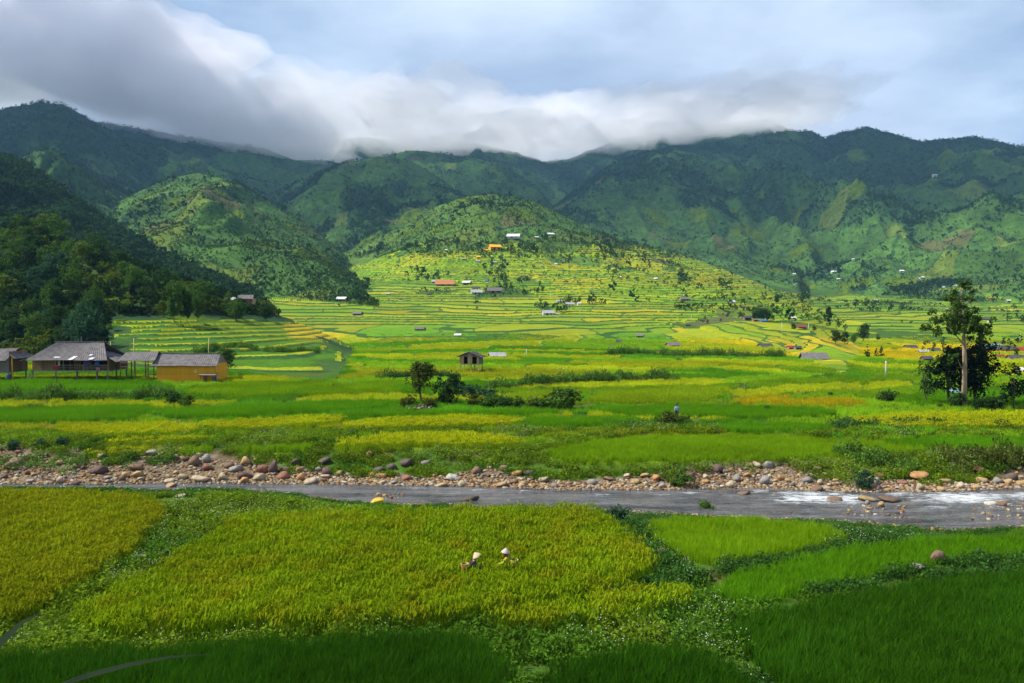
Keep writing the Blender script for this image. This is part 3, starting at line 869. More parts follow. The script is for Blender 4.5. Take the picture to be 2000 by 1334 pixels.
M_BLADE = leaf_mat('rice_blade', attr='instance', vary=0.25, trans=0.4)
M_EAR = leaf_mat('rice_ear', col=(1.5, 1.15, 0.9), attr='instance', vary=0.3, trans=0.3)
M_FLOWER = mat('white_flower', (0.75, 0.75, 0.68), (0.6, 0.6, 0.5), 5)
M_WEEDLEAF = leaf_mat('weed_leaf', attr='instance', vary=0.35, trans=0.3)
def ears(n, rad, h, seed):
    """drooping ripe ears"""
    r = np.random.default_rng(seed); V = []; Q = []
    for i in range(n):
        a = r.uniform(0, 6.28); d = rad * math.sqrt(r.uniform(0, 1)); la = r.uniform(0, 6.28)
        bx, by, bz = d * math.cos(a), d * math.sin(a), h * r.uniform(0.78, 1.0)
        L = 0.2 * r.uniform(0.8, 1.3); b0 = len(V)
        for k in range(4):
            t = k / 3; w = 0.013 * (0.5 + 1.3 * t if t < 0.7 else 1.0)
            cx, cy_, cz_ = bx + math.cos(la) * L * t * 0.7, by + math.sin(la) * L * t * 0.7, bz + L * (0.35 * t - 0.95 * t * t)
            V.append((cx + math.sin(la) * w, cy_ - math.cos(la) * w, cz_)); V.append((cx - math.sin(la) * w, cy_ + math.cos(la) * w, cz_ + 0.004))
        for k in range(3):
            q = b0 + 2 * k; Q.append((q, q + 1, q + 3, q + 2))
    return V, Q
RICE_GREEN = []; RICE_RIPE = []; RICE_WIDE = []
for s in range(3):
    v, q = blades(70, 0.38, 0.85, 0.011, 0.38, 100 + s)
    RICE_GREEN.append(proto('rice_tuft', [(v, q, M_BLADE)]))
    v, q = blades(52, 0.38, 0.80, 0.012, 0.5, 110 + s, droop=0.4)
    e = ears(34, 0.36, 0.82, 120 + s)
    RICE_RIPE.append(proto('ripe_rice_tuft', [(v, q, M_BLADE), (*e, M_EAR)]))
    v, q = blades(36, 0.5, 0.85, 0.026, 0.4, 130 + s, seg=2)
    RICE_WIDE.append(proto('far_rice_tuft', [(v, q, M_BLADE)]))
def leaf_clump(n, rad, h, size, seed, flowers=0):
    r = np.random.default_rng(seed); V = []; Q = []
    for i in range(n):
        a = r.uniform(0, 6.28); d = rad * math.sqrt(r.uniform(0, 1)); z = h * r.uniform(0.08, 1.0) * (1 - 0.55 * (d / rad) ** 2)
        c = np.array((d * math.cos(a), d * math.sin(a), z))
        nrm = r.normal(0, 1, 3); nrm[2] = abs(nrm[2]) + 0.6; nrm /= np.linalg.norm(nrm)
        t = np.cross(nrm, r.normal(0, 1, 3)); t /= np.linalg.norm(t); b = np.cross(nrm, t)
        L = size * r.uniform(0.6, 1.3); W = L * 0.5; b0 = len(V)
        V += [tuple(c - t * L), tuple(c - b * W), tuple(c + t * L), tuple(c + b * W)]; Q.append((b0, b0 + 1, b0 + 2, b0 + 3))
    FV = []; FQ = []
    for i in range(flowers):
        a = r.uniform(0, 6.28); d = rad * math.sqrt(r.uniform(0, 1))
        c = np.array((d * math.cos(a), d * math.sin(a), h * r.uniform(0.8, 1.15) * (1 - 0.5 * (d / rad) ** 2))); s = 0.016 * r.uniform(0.7, 1.3)
        b0 = len(FV)
        FV += [tuple(c + np.array(k) * s) for k in ((1, 0, 0), (0, 1, 0), (-1, 0, 0), (0, -1, 0), (0, 0, 1), (0, 0, -1))]
        FQ += [(b0 + i_, b0 + j, b0 + k, b0 + k) for i_, j, k in ()]
        for (i_, j) in ((0, 1), (1, 2), (2, 3), (3, 0)):
            FQ.append((b0 + i_, b0 + j, b0 + 4)); FQ.append((b0 + j, b0 + i_, b0 + 5))
    return (V, Q), (FV, FQ)
WEEDS = []; WEEDS_FL = []
for s in range(3):
    (l, f) = leaf_clump(90, 0.5, 0.5, 0.075, 200 + s)
    g = blades(22, 0.45, 0.55, 0.012, 0.6, 210 + s)
    WEEDS.append(proto('weed_clump', [(*l, M_WEEDLEAF), (*g, M_WEEDLEAF)]))
    (l, f) = leaf_clump(100, 0.5, 0.6, 0.07, 220 + s, 4)
    WEEDS_FL.append(proto('flowering_weed', [(*l, M_WEEDLEAF), (*f, M_FLOWER)]))

def fill_poly(q, spacing, seed):
    r = np.random.default_rng(seed)
    x0, y0 = q.min(0); x1, y1 = q.max(0)
    gx, gy = np.meshgrid(np.arange(x0, x1, spacing), np.arange(y0, y1, spacing))
    gx = gx.ravel() + r.uniform(-0.5, 0.5, gx.size) * spacing; gy = gy.ravel() + r.uniform(-0.5, 0.5, gy.size) * spacing
    k = inpoly(gx, gy, q)
    return gx[k], gy[k]
def build_rice():
    for i, p in enumerate(PLOTS):
        dist = p['xy'][:, 1].mean()
        sp = 0.40 if dist < 60 else (0.52 if dist < 100 else 0.62)
        x, y = fill_poly(p['xy'], sp, 500 + i)
        z = ground(x, y) * 0.35 + 0.65 * p['z'] - 0.04
        n = fbm(x / 5, y / 5, 700 + i, 3); n2 = fbm(x / 1.3, y / 1.3, 760 + i, 2)
        t = np.array(p['tint'])[None] * (0.72 + 0.55 * n)[:, None]
        if p['ripe'] > 0.25:
            k = np.clip((n2 - 0.45) * 3, 0, 1)[:, None] * p['ripe']
            t = t * (1 - 0.4 * k) + np.array((0.20, 0.18, 0.010)) * 0.4 * k
        pr = (RICE_RIPE if p['ripe'] > 0.25 else RICE_GREEN) if dist < 100 else RICE_WIDE
        zs = np.full(len(x), p['h'] / 0.85)
        o = scatter('rice_plot', np.stack([x, y, z], 1), pr, t, 0.85, 1.15, 0.12 if p['ripe'] > 0.25 else 0.07, 900 + i, zs=zs * (0.72 + 0.56 * n))
        tag(o, p['label'], 'rice field', 'rice plots in the valley', kind='stuff')
build_rice()

def build_weeds():
    r = np.random.default_rng(33)
    X = []; Y = []
    def belt(y0, y1, sp, um=0.95):
        yy = np.arange(y0, y1, sp)
        for y in yy:
            n = int(2 * um * y / sp)
            X.append(r.uniform(-um * y, um * y, n)); Y.append(y + r.uniform(-sp, sp, n) * 0.6)
    belt(22, 69, 0.55); belt(70, 86, 0.6, 0.85)
    x = np.concatenate(X); y = np.concatenate(Y); u = x / y
    yn, yf = y_near(u), y_far(u)
    keep = (y < yn - 0.25) | (y > yf + 0.2 + (2.2 + 7.0 * (fbm(x / 9, y / 60, 603, 3) - 0.35)) * beach_w(u) + 1.8 * (fbm(x / 2, y / 2, 35, 2) - 0.5))
    for p in PLOTS:
        keep &= ~inpoly(x, y, p['xy'])
    keep &= (fbm(x / 3.2, y / 3.2, 605, 3) < 0.74) | (y > 70)
    x, y = x[keep], y[keep]
    z = ground(x, y) - 0.03
    n = fbm(x / 4, y / 4, 36, 3); n2 = fbm(x / 11, y / 11, 37, 2)
    base = np.array((0.065, 0.15, 0.012)); alt = np.array((0.12, 0.20, 0.012)); dk = np.array((0.036, 0.095, 0.016))
    t = base * (0.6 + 0.8 * n)[:, None]
    t = np.where((n2 > 0.55)[:, None], alt * (0.6 + 0.7 * n)[:, None], np.where((n2 < 0.40)[:, None], dk * (0.7 + 0.7 * n)[:, None], t))
    t = np.where(((y > 70) & (n2 < 0.5))[:, None], alt * (0.7 + 0.6 * n)[:, None], t)
    px, py = proj(x, y, z)
    fl = fbm(x / 4.5, y / 4.5, 38, 2) > 0.64
    for poly in ([(280, 960), (440, 985), (440, 1040), (300, 1110), (270, 1060)], [(1190, 990), (1420, 1120), (1330, 1160), (1280, 1080)], [(1080, 1260), (1200, 1180), (1500, 1150), (1420, 1260), (1200, 1300)], [(1380, 1260), (1500, 1270), (1580, 1400), (1450, 1334)], [(1240, 900), (1380, 905), (1360, 960), (1230, 950)], [(1600, 900), (1760, 900), (1780, 960), (1620, 950)]):
        fl |= inpoly(px, py, poly) & (r.uniform(0, 1, len(px)) < 0.45)
    fl &= y < 100
    sz = np.where(y > 100, 1.5, 1.0)
    h = 0.55 + 1.1 * fbm(x / 2.6, y / 2.6, 39, 3)
    h = h * (1 - 0.62 * sstep(10, 7, y_near(x / y) - y) * (y < 68))
    for nm, k, pr, lab in (('weeds', ~fl, WEEDS, 'low green weeds and grass covering the banks between plots'), ('flowering_weeds', fl, WEEDS_FL, 'weeds dotted with small white flowers along the banks')):
        o = scatter(nm, np.stack([x, y, z], 1)[k], pr, t[k], 0.75, 1.35, 0.12, 41, zs=h[k])
        tag(o, lab, 'weeds', kind='stuff')
build_weeds()

def build_far_rice():
    """the remaining paddies of the valley floor, from the river to the first slopes"""
    q = np.random.default_rng(91)
    def belt(name, y0, y1, sp, sc, lab, sd, hz):
        X = []; Y = []
        y = y0
        while y < y1:
            n = int(1.56 * y / sp); X.append(q.uniform(-0.78 * y, 0.78 * y, n)); Y.append(y + q.uniform(-0.5, 0.5, n) * sp); y += sp
        x = np.concatenate(X); y = np.concatenate(Y); u = x / y
        z, w = ground_raw(u, y)
        zt, col, riser = terraces(u, y, z, w)
        keep = (w < 0) & ~riser & (q.uniform(0, 1, len(x)) < 1 - 0.97 * sstep(210, 350, y)) & (fbm(x / 1.5, y / 1.5, 95, 2) > 0.2) & (y > y_far(u) + 9.5) & (np.abs(col - C_WEED).sum(1) > 1e-6)
        for p in PLOTS:
            a = p['xy'].min(0) - 0.3; b = p['xy'].max(0) + 0.3
            m = keep & (x > a[0]) & (x < b[0]) & (y > a[1]) & (y < b[1])
            i = np.nonzero(m)[0]
            if len(i): keep[i[inpoly(x[i], y[i], p['xy'])]] = False
        x, y, col, zt = x[keep], y[keep], col[keep], zt[keep]
        zz = np.where(y < 150, ground(x, y), zt)
        n = fbm(x / 6, y / 6, 92, 3)
        o = scatter(name, np.stack([x, y, zz - 0.05], 1), RICE_WIDE, col * 1.9 * (0.75 + 0.5 * n)[:, None], sc * 0.85, sc * 1.15, 0.06, sd, zs=np.full(len(x), hz) * (0.8 + 0.4 * n))
        tag(o, lab, 'rice field', kind='stuff')
    belt('rice_paddies', 78, 150, 0.70, 0.95, 'small green rice paddies between the larger plots across the river', 93, 0.8)
    belt('rice_paddies', 150, 350, 1.15, 1.55, 'patchwork of green and yellow paddies on the valley floor', 94, 0.5)
build_far_rice()
# ==================================================================== river, stones
def build_river():
    us = np.linspace(-1.1, 1.1, 700); k = np.linspace(0, 1, 40)
    U, K = np.meshgrid(us, k)
    yn, yf = y_near(U) - 0.6, y_far(U) + 0.4
    Y = yn + (yf - yn) * K; X = U * Y
    n = fbm(X / 0.55, Y / 0.4, 901, 4) - 0.5
    px, py = proj(X, Y, np.full(X.shape, ZW))
    rap = np.zeros(X.shape)
    for cx, cy_, rx, ry, a in ((1590, 972, 95, 14, 1.0), (1660, 975, 50, 12, 1.0), (1880, 972, 120, 13, 0.95), (1540, 963, 50, 8, 0.6), (1180, 968, 45, 7, 0.55), (820, 953, 50, 6, 0.45), (1025, 960, 22, 5, 0.6), (1350, 962, 40, 6, 0.5), (1960, 985, 60, 10, 0.6), (1760, 966, 60, 6, 0.7), (1480, 960, 40, 5, 0.6), (1990, 968, 40, 8, 0.9), (1830, 992, 50, 6, 0.5), (1290, 966, 40, 5, 0.45), (930, 957, 40, 4, 0.45), (640, 952, 40, 4, 0.4), (1420, 968, 60, 6, 0.4)):
        rap = np.maximum(rap, a * np.exp(-((px - cx) / rx) ** 2 - ((py - cy_) / ry) ** 2))
    Z = ZW + 0.05 * n + rap * 0.30 * (fbm(X / 0.9, Y / 0.5, 905, 4) - 0.35)
    me = np_mesh('river_water', np.stack([X.ravel(), Y.ravel(), Z.ravel()], 1), grid_faces(len(us), len(k)), True)
    a = me.attributes.new('rapid', 'FLOAT', 'POINT'); a.data.foreach_set('value', rap.ravel().astype(np.float32))
    m, nt, o = new_mat('river_water')
    geo = N(nt, 'ShaderNodeNewGeometry')
    n1 = NOISE(nt, 2.0, 8, 0.74, geo.outputs['Position'], (0.45, 1.7, 1)); n2 = NOISE(nt, 7.0, 5, 0.6, geo.outputs['Position'], (0.5, 1.6, 1))
    ra = N(nt, 'ShaderNodeAttribute', attribute_name='rapid').outputs['Fac']
    n3 = NOISE(nt, 0.45, 5, 0.6, geo.outputs['Position'], (0.35, 1.8, 1))
    n1c = N(nt, 'ShaderNodeMapRange', {0: n1, 1: 0.33, 2: 0.72, 3: 0.1, 4: 0.95})
    s = N(nt, 'ShaderNodeMath', {0: ra, 1: n1c.outputs[0]}, operation='MULTIPLY')
    base_f = N(nt, 'ShaderNodeMath', {0: n2, 1: 0.30}, operation='MULTIPLY')
    s2 = N(nt, 'ShaderNodeMath', {0: s.outputs[0], 1: base_f.outputs[0]}, operation='ADD')
    foam = RAMP(nt, s2.outputs[0], [(0.36, (0, 0, 0)), (0.60, (1, 1, 1))])
    deep = MIX(nt, RAMP(nt, n3, [(0.36, (0, 0, 0)), (0.64, (1, 1, 1))]), (0.030, 0.036, 0.044), (0.15, 0.157, 0.165))
    deep = MIX(nt, RAMP(nt, n1, [(0.5, (0, 0, 0)), (0.68, (0.8, 0.8, 0.8))]), deep, (0.24, 0.25, 0.26))
    c = MIX(nt, foam, deep, (0.62, 0.66, 0.70))
    rg = N(nt, 'ShaderNodeMapRange', {0: foam, 3: 0.10, 4: 0.9})
    b = N(nt, 'ShaderNodeBsdfPrincipled', {'Base Color': c, 'Roughness': rg.outputs[0], 'IOR': 1.33})
    add = N(nt, 'ShaderNodeMath', {0: n1, 1: n2}, operation='ADD')
    bp = N(nt, 'ShaderNodeBump', {'Height': add.outputs[0], 'Strength': 0.9, 'Distance': 0.2})
    nt.links.new(bp.outputs[0], b.inputs['Normal']); nt.links.new(b.outputs[0], o.inputs[0])
    me.materials.append(m)
    ob = link(bpy.data.objects.new('river_water', me)); tag(ob, kind='structure')
build_river()

def rock_mesh(name, seed, flat=0.7, sub=2):
    bm = bmesh.new(); bmesh.ops.create_icosphere(bm, subdivisions=sub, radius=0.5)
    r = random.Random(seed); off = Vector((r.uniform(0, 99), r.uniform(0, 99), r.uniform(0, 99)))
    from mathutils import noise as mn
    pl = [Vector((r.gauss(0, 1), r.gauss(0, 1), r.gauss(0, 1))).normalized() for _ in range(7)]
    for v in bm.verts:
        p = v.co.copy()
        for q in pl:                         # worn facets
            d = p.dot(q)
            if d > 0.27: p -= q * (d - 0.27) * 0.9
        p *= 1 + 0.22 * mn.noise(p * 2.2 + off) + 0.08 * mn.noise(p * 6 + off)
        p.z *= flat
        v.co = p
    me = bpy.data.meshes.new(name); bm.to_mesh(me); bm.free()
    me.polygons.foreach_set('use_smooth', [True] * len(me.polygons))
    return me
def rock_mat():
    m, nt, o = new_mat('river_stone')
    c = N(nt, 'ShaderNodeObjectInfo').outputs['Color']
    n1 = NOISE(nt, 3.0, 6, 0.65); n2 = NOISE(nt, 14, 4, 0.6)
    g = N(nt, 'ShaderNodeMapRange', {0: n1, 1: 0.3, 2: 0.7, 3: 0.62, 4: 1.3})
    cc = MIX(nt, 1.0, c, g.outputs[0], 'MULTIPLY')
    cc = MIX(nt, RAMP(nt, n2, [(0.56, (0, 0, 0)), (0.72, (0.5, 0.5, 0.5))]), cc, (0.08, 0.075, 0.06))
    b = N(nt, 'ShaderNodeBsdfPrincipled', {'Base Color': cc, 'Roughness': 0.75, 'Specular IOR Level': 0.35})
    bp = N(nt, 'ShaderNodeBump', {'Height': n1, 'Strength': 0.8, 'Distance': 0.1})
    nt.links.new(bp.outputs[0], b.inputs['Normal']); nt.links.new(b.outputs[0], o.inputs[0])
    return m
M_ROCK = rock_mat()
ROCKS = [rock_mesh('boulder', 40 + i, f) for i, f in enumerate((0.62, 0.7, 0.78, 0.85, 0.6, 0.72, 0.9, 0.66))]
for k in ROCKS: k.materials.append(M_ROCK)
TONE = dict(red=(0.22, 0.095, 0.06), purple=(0.11, 0.065, 0.06), brown=(0.16, 0.10, 0.062), tan=(0.34, 0.23, 0.11), pale=(0.38, 0.31, 0.21), grey=(0.24, 0.22, 0.20), orange=(0.34, 0.18, 0.07), dark=(0.085, 0.065, 0.055), white=(0.44, 0.42, 0.37))
WORD = dict(red='reddish brown', purple='dark purplish', brown='brown', tan='tan', pale='pale', grey='grey', orange='orange-brown', dark='dark', white='whitish')
HAND_ROCKS = [
 (28, 899, 28, 20, 'brown', 'rounded', 'topmost at the left end of the stony bank'), (113, 902, 18, 12, 'tan', 'small', 'standing alone at the weed edge near the left end of the bank'),
 (190, 919, 30, 22, 'purple', 'tilted', 'leaning among pale stones at the left'), (260, 912, 30, 10, 'brown', 'flat', 'lying beneath weeds above the start of the water'),
 (265, 926, 32, 14, 'tan', 'long', 'just below the flat brown slab'), (377, 902, 24, 17, 'brown', 'round', 'at the weed edge above the pale stones'),
 (398, 897, 18, 14, 'grey', 'round', 'right behind the round brown one at the weed edge'), (403, 913, 20, 13, 'red', 'smooth', 'in front of the round grey one'),
 (444, 907, 24, 14, 'brown', 'flat-topped', 'left of the upright pair'), (458, 915, 24, 15, 'grey', 'wedge-shaped', 'leaning toward the upright pair'),
 (510, 915, 24, 27, 'red', 'upright egg-shaped', 'left one of the upright pair'), (531, 914, 21, 27, 'purple', 'upright', 'right one of the upright pair'),
 (553, 916, 24, 15, 'purple', 'rounded', 'right beside the upright pair'), (549, 930, 26, 13, 'red', 'low', 'in front of the upright pair'),
 (480, 930, 32, 16, 'purple', 'broad', 'left in front of the upright pair'), (583, 917, 20, 14, 'tan', 'round', 'a step right of the upright pair'),
 (576, 902, 26, 15, 'dark', 'angular', 'half buried in grass behind the upright pair'), (629, 899, 26, 13, 'dark', 'ragged', 'in the grass right of the angular one'),
 (636, 922, 22, 15, 'purple', 'blocky', 'below the ragged grass boulder'), (660, 924, 16, 12, 'tan', 'round', 'right of the blocky purplish one'),
 (604, 939, 26, 14, 'pale', 'big rounded', 'at the water edge below the purplish blocks'), (391, 935, 32, 14, 'pale', 'broad flat', 'at the water edge in the left third'),
 (329, 939, 20, 11, 'pale', 'bright', 'where the water first shows at left'), (721, 886, 16, 18, 'red', 'upright', 'alone highest up in the grass'),
 (794, 903, 24, 18, 'dark', 'big round', 'in the grass at mid-bank'), (833, 903, 20, 12, 'grey', 'jagged', 'in the grass right of the big round dark one'),
 (724, 927, 18, 14, 'orange', 'round', 'below the cluster of dark boulders'), (735, 917, 26, 14, 'dark', 'flat', 'at the centre of the dark cluster'),
 (761, 911, 24, 15, 'dark', 'rounded', 'right in the dark cluster'), (746, 929, 24, 13, 'orange', 'smooth', 'right of the round orange one'),
 (881, 932, 24, 17, 'white', 'chunky', 'by a grey stone at mid-bank'), (894, 936, 12, 12, 'grey', 'small bluish', 'touching the chunky whitish one'),
 (902, 945, 20, 13, 'pale', 'pointed', 'at the water edge at mid-bank'), (860, 947, 26, 10, 'tan', 'flat', 'at the water left of the pointed pale one'),
 (927, 920, 20, 13, 'brown', 'rounded', 'above the weedy gap in the bank'), (1034, 923, 22, 12, 'dark', 'half-hidden', 'in weeds at the middle of the picture'),
 (1021, 943, 16, 12, 'tan', 'upright', 'first stone right of the weedy gap'), (917, 981, 34, 13, 'dark', 'wet smooth', 'lying at the near water edge'),
 (1456, 968, 22, 10, 'brown', 'flat', 'standing out of the calm water'), (1632, 982, 26, 15, 'brown', 'dark-wet', 'splitting the white water'),
 (1696, 937, 24, 15, 'orange', 'bright', 'at the foot of the flowering bush'), (1721, 930, 18, 16, 'red', 'round', 'behind the bright orange one'),
 (1796, 927, 36, 16, 'orange', 'long flat', 'under the weeds of the right bank'), (1717, 941, 16, 18, 'grey', 'leaning slab', 'by the bright orange one'),
 (1696, 981, 36, 13, 'tan', 'broad', 'on the pebble bar in the rapids'), (1744, 983, 38, 14, 'brown', 'broad', 'on the pebble bar in the rapids'),
 (1849, 940, 34, 12, 'tan', 'long', 'on the right stony bank'), (1975, 931, 28, 20, 'dark', 'large', 'at the right end of the far bank'),
 (1938, 991, 24, 13, 'white', 'rounded', 'on the bar near the right edge'), (1963, 993, 22, 15, 'brown', 'rounded', 'on the bar by the right edge'),
 (1836, 1092, 32, 34, 'brown', 'big tilted', 'standing in the dark rice at right'), (1794, 1109, 38, 17, 'grey', 'broad', 'left of the big tilted boulder'),
 (1742, 1116, 22, 10, 'brown', 'low', 'beside the broad grey boulder in the rice'), (1927, 1073, 26, 9, 'grey', 'flat', 'in the grass right of the big tilted boulder'),
 (1456, 1156, 16, 11, 'white', 'small', 'in the grass above the lower right field'), (1401, 1165, 18, 8, 'grey', 'flat', 'in the grass left of the small whitish one'),
 (1918, 917, 32, 14, 'red', 'flat', 'in the weeds at the right end of the bank'), (1595, 957, 28, 10, 'brown', 'low', 'at the head of the rapids'),
 (1908, 882, 15, 8, 'brown', 'small', 'alone in the field at right'), (1460, 905, 24, 8, 'tan', 'flat', 'on top of the gravel heap'),
 (268, 1086, 22, 9, 'white', 'flat', 'on the weedy path by the left rice'), (215, 1128, 20, 8, 'red', 'flat', 'on the weedy path lower down at left'),
 (330, 955, 26, 9, 'tan', 'flat', 'on the near bank at the left bend'), (350, 968, 22, 7, 'pale', 'flat', 'at the near water edge left of the bank'),
 (145, 948, 14, 16, 'purple', 'upright', 'on the near bank behind the left rice'), (1218, 1037, 22, 9, 'pale', 'flat', 'at the corner of the big rice plot'),
 (1296, 1074, 18, 10, 'tan', 'low', 'in the weeds right of the big rice plot'),
]
ORD = ['leftmost', 'second', 'third', 'fourth', 'fifth', 'sixth', 'seventh', 'eighth', 'ninth', 'tenth', 'eleventh', 'twelfth', 'thirteenth', 'fourteenth', 'fifteenth', 'sixteenth', 'seventeenth', 'eighteenth', 'nineteenth', 'twentieth']
def ordinal_labels(items):
    """things alike but in a row are told apart by their place in it: 'third pale stone from the left on ...'"""
    by = {}
    for px, o, lab in items: by.setdefault(lab, []).append((px, o))
    for lab, L in by.items():
        if len(L) == 1: continue
        head, noun, tail = lab.partition(' stone ') if ' stone ' in lab else lab.partition('tree ')
        for i, (px, o) in enumerate(sorted(L, key=lambda t: t[0])):
            w = ORD[i] if i < len(ORD) else f'{i + 1}th'
            o['label'] = f'leftmost {head}{noun}{tail}' if i == 0 else f'{w} {head}{noun}from the left {tail}'
def build_rocks():
    r = random.Random(5)
    def rock(px, py, w, h, tone, label, group, sink=0.25, zref=None, y=None, name='boulder'):
        y = y or hit(px, py + h * 0.3)
        x = (px - 1000) / F * y
        z = gz(x, y)
        if y_near(px2u(px)) < y < y_far(px2u(px)): z = ZW - 0.05
        o = bpy.data.objects.new(name, r.choice(ROCKS))
        s = y / F
        sx = w * s * 1.25; sz = max(h * s * 1.35, sx * 0.3)
        o.scale = (sx, sx * r.uniform(0.75, 1.05), sz / 0.72)
        if 1040 < py < 1180 and px > 1300: sx *= 0.8; sz *= 0.95; o.scale = (sx, sx * 0.9, sz / 0.72); sink = 0.1
        o.location = (x, y, z + sz * (0.5 - sink))
        o.rotation_euler = (r.uniform(-0.2, 0.2), 0.5 if h > w else r.uniform(-0.25, 0.25), r.uniform(-0.5, 0.5))
        c = TONE[tone]; k = r.uniform(0.8, 1.15)
        o.color = (c[0] * k, c[1] * k, c[2] * k, 1)
        link(o); tag(o, label, 'boulder', group)
        return o
    taken = []
    for px, py, w, h, tone, shape, where in HAND_ROCKS:
        rock(px, py, w, h, tone, f'{shape} {WORD[tone]} boulder {where}', 'large boulders along the river', 0.3)
        taken.append((px, py, w))
    SEC = [(-60, 200, 'on the wide left end of the stony bank'), (200, 480, 'on the bank where the water starts'), (480, 780, 'around the upright boulder pair'), (780, 1060, 'on the bank below the rough rice bed'),
           (1060, 1340, 'on the narrow mid-bank strip'), (1340, 1640, 'on the gravel heap'), (1640, 1840, 'by the right flowering bush'), (1840, 2060, 'on the right end of the stony bank')]
    n = 0; tries = 0; small = []
    while n < 230 and tries < 20000:
        tries += 1
        px = r.uniform(-40, 2040); u = (px - 1000) / F
        yf = float(y_far(u)); yn = float(y_near(u))
        e = (3.2 + 7 * (float(fbm(u * yf / 9, yf / 60, 603, 3)) - 0.35)) * float(beach_w(u))
        bar = r.random() < 0.12
        if bar:
            if px < 1450: continue
            y = yn + (yf - yn) * r.uniform(0.25, 0.6)
            if not (1660 < px < 1770 or px > 1900 or r.random() < 0.15): continue
        else:
            y = yf + r.uniform(-0.1, 1.0) ** 1.3 * max(e, 1.2) if r.random() < 0.9 else yf + r.uniform(0, 2)
            if isinstance(y, complex): continue
        px_, py = proj(u * y, y, gz(u * y, y))
        w = 8 + 16 * r.random() ** 2.0
        if any(abs(px - a) < (w + c) * 0.42 and abs(py - b) < (w + c) * 0.25 for a, b, c in taken): continue
        taken.append((px, py, w))
        tone = r.choices(['tan', 'pale', 'brown', 'grey', 'orange', 'red', 'purple', 'white'], [5, 5, 3, 2.5, 2, 1.3, 1.3, 1])[0]
        sec = next((s for a, b, s in SEC if a <= px < b), SEC[-1][2])
        lab = f'{WORD[tone]} stone ' + ('out of the water in the rapids' if bar else sec)
        o = rock(px, py, w, w * r.uniform(0.45, 0.75), tone, lab, 'river stones', 0.2, y=y, name='river_stone'); small.append((px, o, lab))
        n += 1
    ordinal_labels(small)
    # gravel between them
    q = np.random.default_rng(9); m = 31000
    u = q.uniform(-0.85, 0.85, m); yf = y_far(u); yn = y_near(u)
    e = (3.0 + 7 * (fbm(u * yf / 9, yf / 60, 603, 3) - 0.35)) * beach_w(u)
    kind = q.uniform(0, 1, m)
    y = np.where(kind < 0.86, yf - 0.3 + q.uniform(0, 1, m) ** 1.2 * np.maximum(e, 1.0), np.where(kind < 0.94, yn - q.uniform(0, 1, m) ** 2 * 1.3 + 0.5, yn + (yf - yn) * q.uniform(0.2, 0.55, m)))
    pxs = 1000 + F * u
    inw = kind >= 0.94
    bar = (np.abs(pxs - 1715) < 60) | (pxs > 1900) | ((pxs > 1480) & (q.uniform(0, 1, m) < 0.12)) | (np.abs(pxs - 760) < 30)
    keep = ~inw | bar
    u, y, inw = u[keep], y[keep], inw[keep]
    x = u * y; z = ground(x, y); z = np.where((y > y_near(u)) & (y < y_far(u)), np.maximum(z, ZW - 0.02), z)
    tones = np.array([TONE[t] for t in ('tan', 'pale', 'brown', 'grey', 'orange', 'white', 'red')])
    t = tones[q.choice(7, len(x), p=[.26, .24, .16, .14, .08, .06, .06])] * q.uniform(0.5, 1.0, len(x))[:, None]
    mg = leaf_mat('gravel_stone', attr='instance', vary=0.0, trans=0.0)
    pr = []
    for i in range(3):
        me = rock_mesh('pebble', 70 + i, 0.6, 1); me.materials.append(mg); pr.append(bpy.data.objects.new('pebble', me))
    sz = q.uniform(0, 1, len(x)) ** 2.5
    o = scatter('gravel', np.stack([x, y, z + 0.02], 1), pr, t, 0.07, 0.50, 0.25, 51, pw=2.6)
    tag(o, 'gravel and small stones strewn along both river banks', 'gravel', kind='stuff')
build_rocks()
# yellow sack on the near bank
def build_sack():
    p = spot(738, 986)
    bm = bmesh.new(); bmesh.ops.create_cube(bm, size=1.0)
    bmesh.ops.subdivide_edges(bm, edges=bm.edges, cuts=3, use_grid_fill=True)
    from mathutils import noise as mn
    for v in bm.verts:
        c = v.co; c.x *= 0.95; c.y *= 0.6; c.z *= 0.34
        k = 1 - 0.5 * (abs(c.x) / 0.48) ** 2
        c.z = c.z * k + 0.12 * k + 0.06 * mn.noise(c * 4)
        c.y *= 0.75 + 0.25 * k
    me = bpy.data.meshes.new('sack'); bm.to_mesh(me); bm.free()
    me.polygons.foreach_set('use_smooth', [True] * len(me.polygons))
    me.materials.append(mat('yellow_plastic', (0.6, 0.42, 0.02), (0.45, 0.28, 0.02), 4, 0.45))
    o = link(bpy.data.objects.new('sack', me)); o.location = (p[0], p[1], p[2] + 0.12); o.rotation_euler = (0.1, -0.25, 0.3)
    tag(o, 'yellow plastic sack lying on the near river bank', 'sack')
build_sack()
# ==================================================================== trees
M_LEAF = leaf_mat('tree_leaf', attr='object', vary=0.45, trans=0.3)
M_BARK = mat('bark', (0.13, 0.095, 0.065), (0.06, 0.045, 0.03), 6, 0.95, 0.4, (1, 1, 0.3))
M_PALEBARK = mat('pale_bark', (0.36, 0.27, 0.17), (0.22, 0.16, 0.10), 3, 0.9, 0.3, (1, 1, 0.4))
M_BAMBOO = mat('bamboo_cane', (0.20, 0.22, 0.06), (0.12, 0.13, 0.04), 4)
def quads_leaves(centers, normals, size, r, aspect=0.6):
    n = len(centers)
    t = np.cross(normals, r.normal(0, 1, (n, 3))); t /= np.linalg.norm(t, axis=1)[:, None] + 1e-9
    b = np.cross(normals, t)
    L = (size * r.uniform(0.55, 1.25, n))[:, None]
    v = np.stack([centers - t * L, centers - b * L * aspect, centers + t * L, centers + b * L * aspect], 1).reshape(-1, 3)
    q = np.arange(4 * n).reshape(-1, 4)
    return v, q
